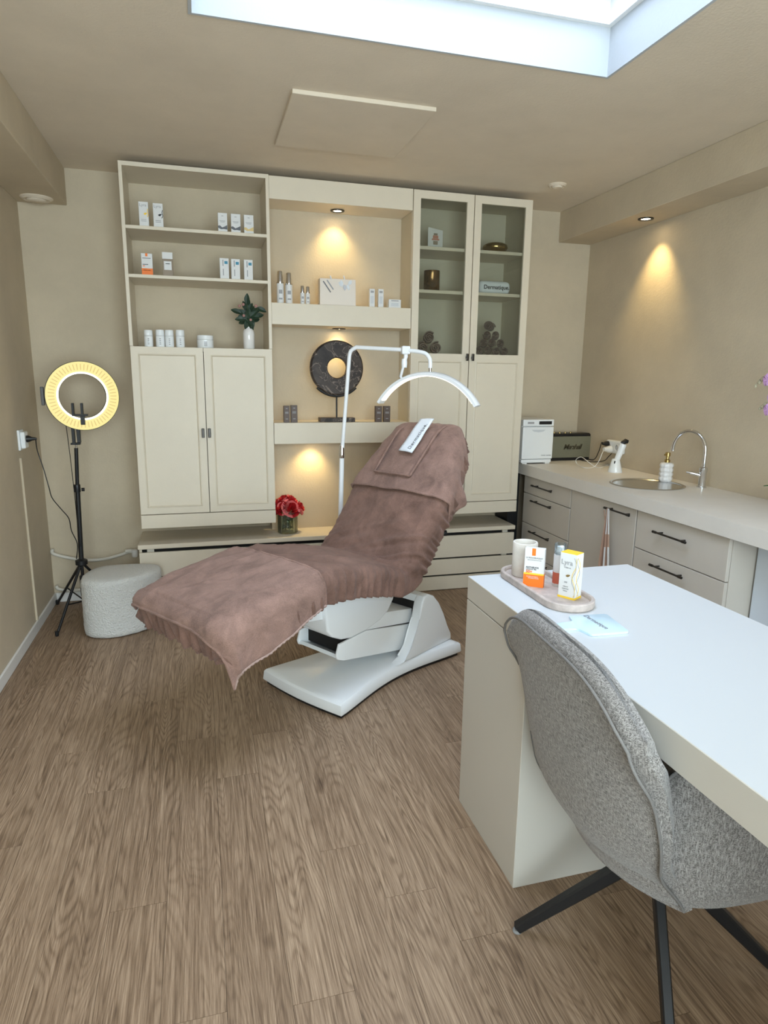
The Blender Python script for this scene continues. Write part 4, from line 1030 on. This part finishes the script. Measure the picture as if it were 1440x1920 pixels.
# soap dispenser
sb = Vector((2.648, 3.225, ZC)); t = thing('soap_dispenser', 'white ribbed soap dispenser with brass pump behind the sink', 'soap dispenser', sb)
pr = [(.03, 0), (.033, .003)]
for k in range(4): pr += [(.036, .010+.026*k), (.039, .018+.026*k), (.036, .028+.026*k), (.033, .0305+.026*k)]
pr += [(.030, .112), (.016, .115)]
bm = bmesh.new(); lathe(bm, sb, pr, n=48)
for v in bm.verts:
    d = v.co-sb; a_ = math.atan2(d.y, d.x); k = 1+.04*math.cos(a_*10)*(d.z > .006); v.co.x = sb.x+d.x*k; v.co.y = sb.y+d.y*k
obj('bottle', bm, CERAM, t, 70)
obj('pump', L(sb, [(.016, .113), (.016, .130), (.010, .134), (.010, .150), (.015, .152), (.015, .172), (.009, .175)], n=20), GOLD, t, 50)
obj('nozzle', T([sb+Vector((0, 0, .163)), sb+Vector((-.032, -.012, .161))], .0045, 8), GOLD, t, 60)
# base units
def handle(y0, y1, z, par):
    bm = bmesh.new(); x = XU-.030
    tube(bm, [(x, y0, z), (x, y1, z)], .0050, 10); a_, b_ = y0+(y1-y0)*.12, y1-(y1-y0)*.12
    for y in (a_, b_): tube(bm, [(XU, y, z), (x, y, z)], .0042, 8)
    for y in (y0, y1): tube(bm, [(x, y-.012, z), (x, y+.012, z)], .0068, 10)
    obj('handle', bm, PEWTER, par, 50)
units = [(4.125, 3.512, 'drawer unit at the far end of the worktop', [(.665, .782), (.452, .660), (.24, .447), (.11, .235)]), (3.506, 2.872, 'sink base unit with one flat door', [(.11, .782)]), (2.866, 2.232, 'wide drawer unit nearest the camera under worktop', [(.585, .782), (.11, .580)])]
for y1, y0, lab, fr in units:
    t = thing('base_unit', 'grey-beige '+lab, 'cabinet', (2.48, (y0+y1)/2, 0), group='kitchen base units')
    if 'sink' in lab:
        bm = B(((XU+.02, y0, .10), (XR-.003, y0+.018, .789)), ((XU+.02, y1-.018, .10), (XR-.003, y1, .789)), ((XU+.02, y0+.018, .10), (XR-.003, y1-.018, .118)), ((XU+.02, y0+.018, .77), (XU+.05, y1-.018, .789)))
    else: bm = B(((XU+.02, y0, .10), (XR-.003, y1, .789)))
    obj('carcass', bm, FRONT, t)
    obj('kickboard', B(((XU+.05, y0, .0), (XU+.06, y1, .10))), FRONT, t)
    for k, (z0, z1) in enumerate(fr):
        dn = obj('door' if 'sink' in lab else 'drawer', B(((XU, y0+.002, z0), (XU+.019, y1-.002, z1)), bev=.0012, seg=1), FRONT, t)
        cy_ = (y0+y1)/2
        if 'far' in lab: handle(3.715, 3.955, [.735, .628, .41, .21][k], dn)
        elif 'sink' in lab: handle(2.905, 3.105, .748, dn)
        else: handle(2.475, 2.685, [.708, .535][k], dn)
o = obj('gap_shade_board', B(((2.118, 4.20, 0), (2.20, 4.40, .789))), BLACK); tag(o, 'black board standing in for the shade of the gap between the glass cabinet and drawer unit', 'panel')  # black colour stands in for the shade of an open gap
# fridge under the worktop
t = thing('undercounter_fridge', 'white undercounter appliance at the right edge of the photo', 'fridge', (2.56, 1.93, 0))
obj('housing', B(((2.40, 1.63, .02), (2.75, 2.225, .782)), bev=.004), WPAINT, t)
obj('door', B(((2.345, 1.632, .03), (2.398, 2.222, .745)), bev=.006), mat('appliance_enamel', (.68, .74, .82), .12, coat=.5), t)
obj('control_strip', B(((2.348, 1.632, .762), (2.40, 2.222, .782)), bev=.002), WPAINT, t)
obj('gap_seal', B(((2.375, 1.640, .745), (2.40, 2.215, .762))), BLACK, t)
for y in (1.70, 2.16): obj('foot', L((2.45, y, 0), [(.018, 0), (.018, .02)], n=12), BLACK, t)
# tea towel on the sink unit handle
t = thing('tea_towel', 'pink and white striped tea towel hanging from the sink unit handle', 'towel', (2.165, 3.06, .75))
rows = []
for i in range(31):
    k = i/30; z = .752-.36*k; wd = .018+.065*k; row = []
    for j in range(25):
        u_ = j/24; y = 3.072+wd*(.5-u_)*1.1-.01*k; x = XU-.032-.004-.010*math.sin(u_*PI*5+.4)*min(1, .3+k)-.006*math.sin(u_*13)*k
        row.append(Vector((min(x, XU-.012), y, z+.006*math.sin(u_*9)*k)))
    rows.append(row)
TT = [mat('tea_towel_rose', (.40, .25, .18), .9, bump=.4, bscale=300), mat('tea_towel_white', (.62, .60, .58), .9, bump=.4, bscale=300)]
bm = bmesh.new(); V = grid(bm, rows)
for f in bm.faces:
    c_ = f.calc_center_median(); k = (.752-c_.z)/.36; u_ = .5-(c_.y-3.072+.01*k)/((.018+.065*k)*1.1); f.material_index = 1 if (u_ > .80 or .5 < u_ < .57) and not (.4 < k < .6) else 0
thick(bm, .002); obj('cloth', bm, TT, t, 70)
obj('loop_corner', T(smoothpath([(XU-.036, 3.090, .68), (XU-.038, 3.098, .72), (XU-.036, 3.106, .735)], 4), .003, 6), TT[0], t)

# steriliser cabinet
sx0, sx1 = 2.150, 2.388; sy = 4.09
t = thing('towel_warmer', 'small white towel steriliser box on the worktop beside the tall cabinet', 'steriliser', ((sx0+sx1)/2, 4.2, ZC))
obj('housing', B(((sx0+.004, sy+.03, .885), (sx1-.004, 4.38, 1.175)), bev=.008), PLAST, t)
dr = obj('door', B(((sx0, sy, .900), (sx1, sy+.028, 1.125)), bev=.005), PLAST, t)
bm = bmesh.new(); prism(bm, [(-.055, 0), (.055, 0), (.035, -.013), (0, -.018), (-.035, -.013)], .004, frame(((sx0+sx1)/2, sy+.002, 1.106), (1, 0, 0), (0, 0, 1))); obj('grip', bm, mat('soft_grey', (.62, .65, .68), .4), dr)
text('lettering', 'TOWEL WARMER', .010, GREY, dr, frame((sx1-.05, sy-.0005, .925), (1, 0, 0), (0, 0, 1)))
obj('top_panel', B(((sx0, sy+.003, 1.130), (sx1, sy+.034, 1.176)), bev=.004), PLAST, t)
obj('display', B(((sx0+.122, sy+.001, 1.142), (sx1-.018, sy+.006, 1.164))), BLACK, t)
obj('badge', B(((sx0+.034, sy+.001, 1.146), (sx0+.082, sy+.006, 1.160))), LGREY, t)
obj('bottom_trim', B(((sx0, sy+.004, .874), (sx1-.006, sy+.034, .897)), bev=.003), PLAST, t)
for x in (sx0+.03, sx1-.03): obj('foot', B(((x-.018, sy+.01, ZC), (x+.018, sy+.04, .875)), bev=.002), WPAINT, t)
# speaker
a = at(1112, 862, 'y', 4.22); px0, px1 = 2.402, a.x
t = thing('loudspeaker', 'black loudspeaker with olive woven grille on the worktop', 'speaker', ((px0+px1)/2, 4.3, ZC))
obj('cabinet', B(((px0, 4.225, ZC), (px1, 4.375, 1.060)), bev=.008), BLACK, t)
obj('grille', B(((px0+.010, 4.219, .888), (px1-.014, 4.227, 1.043)), bev=.003), mat('olive_grille', (.20, .195, .135), .8, bump=.8, bscale=500), t)
obj('top_plate', B(((px0+.02, 4.24, 1.060), (px1-.02, 4.34, 1.064))), PEWTER, t)
for k in range(5): obj('dial', L((px0+.05+.045*k, 4.27, 1.064), [(.007, 0), (.007, .008), (.006, .009)], n=12), GOLD, t, 50)
text('logo', 'Marshall', .052, mat('logo_bronze', (.06, .05, .03), .4), t, frame(((px0+px1)/2+.018, 4.2175, .966), (1, 0, 0), (0, 0, 1)), depth=.0015, shear=.35, spacing=.85, bold=.001)
# socket block on the right wall, plugs and leads
wy = 3.88
t = thing('socket_block', 'white double wall socket on the right wall above worktop', 'socket', (XR, wy, 1.0))
obj('plate', B(((XR-.045, wy-.085, .955), (XR-.001, wy+.085, 1.045)), bev=.012), PLAST, t)
for dy in (-.042, .042): obj('socket_well', L((XR-.045, wy+dy, 1.0), [(.024, 0), (.024, -.003), (.019, -.002), (.018, .0)], n=20, rot=Matrix.Rotation(PI/2, 3, 'Y')), WPAINT, t, 50)
t = thing('white_plug_lead', 'white adapter plug with looping white lead on the worktop', 'cable', (XR-.06, wy+.03, .98))
obj('plug', L((XR-.047, wy+.02, .982), [(.001, -.055), (.014, -.055), (.017, -.03), (.024, -.02), (.025, 0), (.001, 0)], n=20, rot=Matrix.Rotation(PI/2, 3, 'Y')), WPAINT, t, 50)
pts = [(XR-.10, wy+.02, .98)]+[at(a, b, 'y', 3.84) for a, b in ((1129, 850), (1122, 866))]+[at(a, b, 'z', ZC+.004) for a, b in ((1112, 876), (1095, 877), (1083, 871))]+[at(1080, 862, 'y', 4.0), at(1090, 857, 'y', 3.95)]+[at(1103, 866, 'y', 3.85), at(1116, 875, 'z', ZC+.006), at(1130, 876, 'z', ZC+.004), at(1147, 868, 'z', ZC+.004)]
obj('cord', T(smoothpath(pts, 6), .0024, 6), WPAINT, t, 60)
t = thing('black_plug_lead', 'black plug and lead running from wall socket behind the loudspeaker', 'cable', (XR-.06, wy+.05, 1.0))
pk = (XR-.048, wy+.052, 1.018)
obj('plug', L(pk, [(.001, -.045), (.008, -.045), (.016, -.022), (.018, 0), (.001, 0)], n=16, rot=Matrix.Rotation(PI/2, 3, 'Y')), BLACK, t, 50)
obj('cord', T(smoothpath([(XR-.09, wy+.052, 1.018), at(1128, 830, 'y', 3.97), at(1122, 848, 'y', 4.05), at(1112, 862, 'y', 4.15), (px1-.01, 4.385, .872)], 6), .003, 6), BLACK, t, 60)
o = obj('black_lead', T(smoothpath([(XR-.05, wy-.0, .955), (XR-.06, wy+.02, .93), (XR-.05, wy+.08, .895), (XR-.06, wy+.2, .871), (XR-.08, wy+.36, .869)], 6), .003, 6), BLACK); tag(o, 'second black lead dropping from the plug to the worktop', 'cable')
# handheld device in charging stand
hd = at(1155, 880, 'z', ZC); hd = Vector((2.585, 3.63, ZC))
t = thing('charging_stand', 'white conical charging stand on the worktop', 'stand', hd)
obj('cone', L(hd, [(.044, 0), (.045, .006), (.034, .045), (.024, .085), (.016, .088)], n=28), PLAST, t, 50)
t = thing('skin_device', 'white handheld skin device leaning in its charging stand', 'device', hd+Vector((0, 0, .07)))
ha = hd+Vector((-.006, 0, .045)); hb2 = hd+Vector((.032, -.02, .185))
obj('handle_body', T(smoothpath([ha, ha.lerp(hb2, .35), ha.lerp(hb2, .7), hb2], 4), [.012, .015, .018, .019, .019, .019, .02, .02, .021, .022, .022, .022, .020], 16), PLAST, t, 60)
obj('head_tip', T([hb2-Vector((.014, 0, -.004)), hb2+Vector((.012, -.004, .018)), hb2+Vector((.026, -.008, .014))], [.012, .017, .012], 12), BLACK, t, 60)
obj('switch', B((ha+Vector((-.019, -.022, .012)), ha+Vector((.002, -.014, .03))), bev=.003), PEWTER, t)

# orchid at the right edge
ob = Vector((2.60, 2.25, ZC)); t = thing('orchid', 'lilac orchid with buds on arching stems at right edge', 'plant', ob)
obj('pot', L(ob, [(.045, 0), (.05, .004), (.062, .11), (.058, .112), (.055, .1), (.001, .1)], n=28), CERAM, t, 60)
for k in range(5):
    a_ = k*1.25; d = Vector((math.cos(a_), math.sin(a_), .5)); obj('leaf', thick(leafshape(ob+Vector((0, 0, .10)), d, .16 if d.x < .5 else .11, .05, (0, 0, 1), .35), .002), mat('orchid_leaf', (.05, .12, .04), .4) if k == 0 else bpy.data.materials['orchid_leaf'], t)
for tip, ctr in ((at(1417, 723, 'x', 2.52), at(1432, 708, 'x', 2.52)), (at(1425, 765, 'x', 2.52), at(1436, 757, 'x', 2.52))):
    obj('stem', T(smoothpath([ob+Vector((0, 0, .1)), ob+Vector((.02, -.02, .35)), Vector((2.55, 2.33, ctr.z+.03)), ctr, tip], 6), .0028, 6), BUD, t, 60)
    for k, s_ in ((0, .008), (.5, .011), (.9, .013)):
        p = tip.lerp(ctr, k)-Vector((0, 0, .003)); obj('bud', L(p, [(.001, -s_), (s_*.7, -s_*.5), (s_*.8, 0), (s_*.5, s_*.7), (.001, s_)], n=10), BUD, t, 60)
for px, py in ((1440, 712), (1441, 768), (1448, 745)):
    p = at(px, py, 'x', 2.50)
    for k in range(5):
        a_ = k*2*PI/5+.3; obj('petal', thick(leafshape(p, (.1, math.cos(a_), math.sin(a_)), .034, .03, (-1, 0, 0), .1)), LILAC, t)

# ------------------------------------------------------------------ desk
DX0, DX1, DY1, DZ = .8165, 1.419, 1.875, .823
t = thing('desk', 'pale waterfall desk with white top in the right foreground', 'desk', (1.12, 1.0, 0))
bm = bmesh.new(); box(bm, (DX0, -.25, .748), (DX1, DY1, DZ), .0015, 1)
for f in bm.faces: f.material_index = 0 if f.normal.z > .9 else 1
obj('desk_top', bm, [DESKM, DESKS], t)
obj('end_cabinet', B(((DX0, 1.459, .0), (DX1-.001, DY1, .745)), bev=.0015, seg=1), DESKS, t)
obj('end_panel', B(((DX0, -.25, .0), (DX1, -.20, .747)), bev=.0015, seg=1), DESKS, t)
# tray
tz = DZ; TC = (.990, 1.69); tr, hl = .076, .130
def caps(r_, n_=14):
    P = []
    for i in range(n_+1): a_ = PI*i/n_; P.append((TC[0]+r_*math.cos(a_), TC[1]+hl+r_*math.sin(a_)))
    for i in range(n_+1): a_ = PI+PI*i/n_; P.append((TC[0]+r_*math.cos(a_), TC[1]-hl+r_*math.sin(a_)))
    return P
bm = bmesh.new(); rows = [[Vector((x, y, tz+z)) for x, y in caps(r_)] for r_, z in ((tr-.003, .0), (tr, .003), (tr, .020), (tr-.002, .022), (tr-.010, .022), (tr-.012, .020), (tr-.013, .011), (tr-.015, .010))]
V = grid(bm, rows, True); bm.faces.new(V[0]); bm.faces.new(V[-1]); o = obj('stone_tray', bm, TRAV, None, 40); tag(o, 'oval travertine tray with raised rim on the desk', 'tray')
zt_ = tz+.0101
c = Vector((.984, 1.814, zt_)); t = thing('stone_cup', 'cream stone cup at the far end of the tray', 'cup', c)
obj('cup_body', L(c, [(.036, 0), (.039, .003), (.0395, .108), (.038, .111), (.034, .111), (.033, .108), (.032, .012), (.001, .012)], n=36), STONE, t, 60)
def rotbox(c, wx, wy, h, rz): return Matrix.Translation(c) @ Matrix.Rotation(rz, 4, 'Z')
# sunscreen carton
c = Vector((.961, 1.706, zt_)); rz = -.66; m_ = rotbox(c, 0, 0, 0, rz); wx, wy, h = .060, .022, .120
t = thing('sunscreen_carton', 'white and orange sunscreen carton standing on the tray', 'carton', c)
bm = bmesh.new(); box(bm, (-wx/2, -wy/2, 0), (wx/2, wy/2, h), .001, 1); bmesh.ops.transform(bm, matrix=m_, verts=bm.verts); obj('carton', bm, CARD, t)
def lbox(a_, b_, m, nm, par, mt, bev=0):
    bm = bmesh.new(); box(bm, a_, b_, bev, 1); bmesh.ops.transform(bm, matrix=mt, verts=bm.verts); return obj(nm, bm, m, par)
e = .0006
lbox((-wx/2-e, -wy/2-e, 0), (wx/2+e, wy/2+e, h*.34), ORANGE, 'orange_band', t, m_)
lbox((-wx/2-e*.5, -wy/2-e*1.6, h*.32), (wx/2+e, -wy/2, h*.36), YELLOW, 'yellow_line', t, m_)
lbox((-.008, -wy/2-e*1.6, h-.022), (.003, -wy/2, h+e), ORANGE, 'tab', t, m_)
def face_text(s, size, m, x, z, par, mt, wy_, **k): text('lettering', s, size, m, par, mt @ frame((x, -wy_/2-.0012, z), (1, 0, 0), (0, 0, 1)), depth=.0004, **k)
face_text('LA ROCHE-POSAY', .0062, GREY, 0, h*.755, t, m_, wy); face_text('LABORATOIRE DERMATOLOGIQUE', .0026, GREY, 0, h*.70, t, m_, wy)
face_text('ANTHELIOS', .0072, GREY, -.005, h*.505, t, m_, wy, bold=.0002); face_text('UVMUNE 400', .0052, GREY, -.008, h*.455, t, m_, wy); face_text('50+', .0125, ORANGE, -.014, h*.39, t, m_, wy, bold=.0003)
face_text('FLUIDE INVISIBLE', .0045, CARD, -.004, h*.265, t, m_, wy); face_text('INVISIBLE FLUID', .0045, CARD, 0, h*.225, t, m_, wy)
# tall white and gold carton
c = Vector((1.013, 1.588, zt_)); rz = -1.05; wx, wy, h = .052, .040, .134; m_ = rotbox(c, 0, 0, 0, rz)
t = thing('serum_carton', 'tall white carton with yellow top and gold swirl on tray', 'carton', c)
lbox((-wx/2, -wy/2, 0), (wx/2, wy/2, h), CARD, 'carton', t, m_, .0008)
lbox((-wx/2-e, -wy/2-e, 0), (wx/2+e, wy/2+e, .006), YELLOW, 'base_band', t, m_); lbox((-wx/2+e, -wy/2+e, h), (wx/2-e, wy/2-e, h+.0012), YELLOW, 'yellow_top', t, m_)
face_text('Lyra', .021, LGREY, -.003, h*.80, t, m_, wy); face_text('CLINICAL', .0048, LGREY, 0, h*.69, t, m_, wy); face_text('SPF', .007, LGREY, -.003, h*.36, t, m_, wy)
for k, s in enumerate(('mineral', 'sunscreen', 'lotion')): face_text(s, .0052, LGREY, -.003, h*(.27-.05*k), t, m_, wy)
for ph_, mm in ((0, YELLOW), (.9, LGREY)):
    pts = [m_ @ Vector((wx/2-.006+.008*math.sin(k*.55+ph_), -wy/2-.0006, .008+.0058*k)) if False else m_ @ Vector((min(wx/2, wx/2-.004+.007*math.sin(k*.45+ph_)), -wy/2-.0006-0*k, .008+.0058*k)) for k in range(21)]
    obj('swirl', T(pts, .0007, 5), mm, t)
    pts = [m_ @ Vector((wx/2+.0006, -wy/2+.012+.009*math.sin(k*.5+ph_*2), .008+.0058*k)) for k in range(21)]
    obj('swirl', T(pts, .0007, 5), mm, t)
obj('leaf_mark', thick(leafshape(m_ @ Vector((-.004, -wy/2-.0008, h*.50)), m_.to_3x3() @ Vector((1, 0, .35)), .014, .007, m_.to_3x3() @ Vector((0, -1, 0)), 0), .0004), GOLD, t)
# pump bottle
c = Vector((1.037, 1.690, zt_)); t = thing('pump_bottle', 'slim white airless pump bottle behind the tall carton', 'bottle', c)
obj('body', L(c, [(.0185, 0), (.019, .002), (.019, .098), (.017, .101)], n=28), CARD, t, 60)
obj('band', L(c, [(.0193, .01), (.0193, .045)], n=28), mat('coral_print', (.62, .16, .10), .5), t, 60)
obj('pump', L(c, [(.014, .101), (.014, .112), (.011, .114), (.011, .124), (.004, .125)], n=20), WPAINT, t, 60)
obj('clear_cap', L(c, [(.0185, .1015), (.0185, .130), (.0165, .134), (.001, .1345)], n=28), glass('cap_glass', (.85, .93, .98), .3), t, 60)
# hand mirror lying on the desk
mz = DZ+.0008
t = thing('hand_mirror', 'pale blue paddle hand mirror lying face down on the desk', 'mirror', (.99, 1.40, DZ))
pp = [at(a, b, 'z', DZ+.006) for a, b in ((1180, 1184), (1137, 1151), (1066, 1154), (1074, 1165), (1022, 1171), (1020, 1181), (1083, 1178), (1109, 1190))]
P2 = [(p.x, p.y) for p in pp]
def roundpoly(P, r=.007, n_=4):
    out = []
    for i in range(len(P)):
        a_, b_, c_ = Vector(P[i-1]), Vector(P[i]), Vector(P[(i+1) % len(P)]); d1 = (a_-b_).normalized(); d2 = (c_-b_).normalized(); r_ = min(r, (a_-b_).length*.45, (c_-b_).length*.45)
        s_, e_ = b_+d1*r_, b_+d2*r_
        for k in range(n_+1): u_ = k/n_; q_ = s_*(1-u_)**2+b_*2*u_*(1-u_)+e_*u_*u_; out.append((q_.x, q_.y))
    return out
bm = bmesh.new(); prism(bm, roundpoly(P2), .006, Matrix.Translation((0, 0, DZ+.0003)), bev=.0015); obj('paddle', bm, MIRROR, t, 50)
ta = at(1101, 1156, 'z', DZ+.007); tb = at(1135, 1176, 'z', DZ+.007); dx_ = (tb-ta); dx_.z = 0
text('lettering', 'Dermatique', .0205, GREY, t, frame(((ta.x+tb.x)/2, (ta.y+tb.y)/2, DZ+.0066), dx_, Vector((0, 0, 1)).cross(dx_)), depth=.0003)

# ------------------------------------------------------------------ foreground armchair
CC = Vector((1.036, 1.180, 0)); CR = math.radians(-4)
CM = Matrix.Translation(CC) @ Matrix.Rotation(CR, 4, 'Z')
ac = thing('tub_chair', 'grey woven fabric tub chair with black swivel legs at the desk', 'chair', CC)
def sm(a_, b_, x): x = max(0, min(1, (x-a_)/(b_-a_))); return x*x*(3-2*x)
# back shell: w across (-1 near .. 1 far), h up
ZB0, ZB1 = .352, .885
def backpt(w_, h_, outer=1.0):
    """outer surface of the back; outer<1 moves inwards"""
    z = ZB0+(ZB1-ZB0)*h_
    half = .235+.060*sm(.0, .5, h_)+.012*h_-.018*sm(.8, 1, h_)
    xb_ = -.180-.060*sm(0, .30, h_)-.078*h_
    x = xb_+.10*abs(w_)**2.2*(1-.72*h_)
    top = -.095*abs(w_)**3.4*sm(.55, 1, h_)
    return Vector((x, half*w_, z+top))
NU, NVV = 40, 34
def normal_at(w_, h_):
    e_ = .01; a_ = backpt(w_+e_, h_)-backpt(w_-e_, h_); b_ = backpt(w_, h_+e_)-backpt(w_, h_-e_); return b_.cross(a_).normalized()
bm = bmesh.new(); rows = []
TB = .052
for j in range(NVV+1):
    h_ = j/NVV; ro_ = []
    for i in range(NU+1):
        w_ = -1+2*i/NU; n_3 = normal_at(w_, min(h_, .98))
        if n_3.x > 0: n_3 = -n_3
        bulge = .012*(1-w_**4)*math.sin(PI*min(1, h_*1.02))
        ro_.append((backpt(w_, h_)+n_3*bulge, backpt(w_, h_)-n_3*TB))
    rows.append(ro_)
loops = []
for ro_ in rows:      # closed section: outer left->right, edge, inner right->left, edge
    L_ = [a_ for a_, b_ in ro_]; e1 = (ro_[-1][0]+ro_[-1][1])/2; i_ = [b_ for a_, b_ in reversed(ro_)]; e0 = (ro_[0][0]+ro_[0][1])/2
    e1 = e1+Vector((.0, .018, 0)); e0 = e0+Vector((.0, -.018, 0))
    loops.append(L_+[e1]+i_+[e0])
tp = loops[-1]; cen_ = [(tp[i]+tp[-2-i])/2 for i in range(NU+1)]
cap1 = []
for i, p in enumerate(tp):
    m2 = tp[(2*NU+2-i) % len(tp)] if i <= NU else tp[(2*NU+2-i) % len(tp)]
    q = p.lerp(m2, .18); q.z += .016; cap1.append(q)
cap2 = []
for i, p in enumerate(tp):
    m2 = tp[(2*NU+2-i) % len(tp)]; q = p.lerp(m2, .42); q.z += .021; cap2.append(q)
V = grid(bm, [[CM @ p for p in l_] for l_ in loops+[cap1, cap2]], True); bm.faces.new(V[0]); bm.faces.new(V[-1])
bk_ = obj('backrest', bm, TWEED, ac, 60)
# piping along the rim of the outer back
pts = [backpt(-1, h_)+Vector((-.004, -.008, 0)) for h_ in [k/32 for k in range(1, 33)]]+[backpt(-1+2*k/24, 1)+Vector((-.010, 0, .006)) for k in range(1, 24)]+[backpt(1, h_)+Vector((-.004, .006, 0)) for h_ in [k/32 for k in range(32, 0, -1)]]
obj('piping', T([CM @ p for p in pts], .0034, 8), PIPING, bk_, 60)
for w_ in (.50,):
    pts = [backpt(w_+.03*math.sin(h_*3), h_)+normal_at(w_, h_)*(.012 if normal_at(w_, h_).x < 0 else -.012) for h_ in [.08+k*.03 for k in range(12)]]
    obj('seam', T([CM @ p for p in pts], .0016, 6), PIPING, bk_, 60)
# seat bucket with side wings
bm = bmesh.new(); rows = []; NA = 72
def rim(a_):
    """rim height by plan angle, 0 = front"""
    c_ = math.cos(a_); s_ = abs(math.sin(a_))
    arm = .160*sm(.55, .90, s_)*(1 if c_ > -.4 else 1)+(.10 if c_ < -.5 else 0)
    return .495+arm
def plan(a_, r_):
    ex = 2.8; c_, s_ = math.cos(a_), math.sin(a_); k = (abs(c_)**ex+abs(s_)**ex)**(-1/ex)
    return Vector((c_*k*.255*r_+.035, s_*k*.295*r_, 0))
for r_, zf in ((.05, 0), (.35, 0), (.60, .002), (.78, .012), (.90, .035), (.97, .075), (1.0, .13), (1.01, .55), (1.01, .85), (.995, .96), (.96, 1.0), (.90, 1.0), (.855, .95), (.84, .8), (.83, .5), (.78, .38), (.5, .36), (.1, .37)):
    row = []
    for i in range(NA):
        a_ = 2*PI*i/NA; z0 = .346; zr = rim(a_)
        if r_ <= 1.0 and zf <= .13: z = z0+zf
        else: z = z0+.13+(zr-z0-.13)*((zf-.13)/.87) if zf > .4 else z0+.12
        if zf in (.38, .36, .37, .5, .8) and r_ < .85: z = {.8: .13, .5: .105, .38: .10, .36: .105, .37: .108}[zf]+z0 if zf < .75 else z0+.13+(zr-z0-.13)*.6
        p = plan(a_, r_); p.z = z; row.append(CM @ p)
    rows.append(row)
V = grid(bm, rows, True); bm.faces.new(V[0]); bm.faces.new(V[-1]); obj('seat_bucket', bm, TWEED, ac, 60)
pts = []
for i in range(10, 30): 
    a_ = -2*PI*i/NA; p = plan(a_, 1.0); p.z = rim(a_)+.003; pts.append(CM @ p)
obj('arm_piping', T(pts, .004, 6), PIPING, ac, 60)
# legs
hubc = Vector((1.046, 1.175, .30)); rl = .321
obj('swivel_post', L((hubc.x, hubc.y, .0), [(.03, .275), (.035, .28), (.035, .33), (.09, .345), (.09, .365)], n=24), BLACK, ac, 50)
for k in range(4):
    a_ = math.radians(153+90*k); d = Vector((math.cos(a_), math.sin(a_), 0)); p0 = hubc+d*.01; p1 = hubc+d*rl; p1.z = .012; s_ = Vector((-d.y, d.x, 0)); bm = bmesh.new(); rows = []
    dr_ = (p1-p0).normalized(); up_ = s_.cross(dr_)
    if up_.z < 0: up_ = -up_
    for p, wd, hh in ((p0, .013, .020), (p0.lerp(p1, .5), .0125, .017), (p1, .012, .013)):
        rows.append([p+s_*wd*x+up_*hh*y for x, y in ((-1, -.7), (-.7, -1), (.7, -1), (1, -.7), (1, .7), (.7, 1), (-.7, 1), (-1, .7))])
    V = grid(bm, rows, True); bm.faces.new(V[0]); bm.faces.new(V[-1]); lg = obj('leg', bm, BLACK, ac)
    obj('foot_pad', L((p1.x, p1.y, 0), [(.012, 0), (.013, .003), (.010, .008)], n=12), mat('foot_felt', (.25, .25, .25), .8) if k == 0 else bpy.data.materials['foot_felt'], lg)
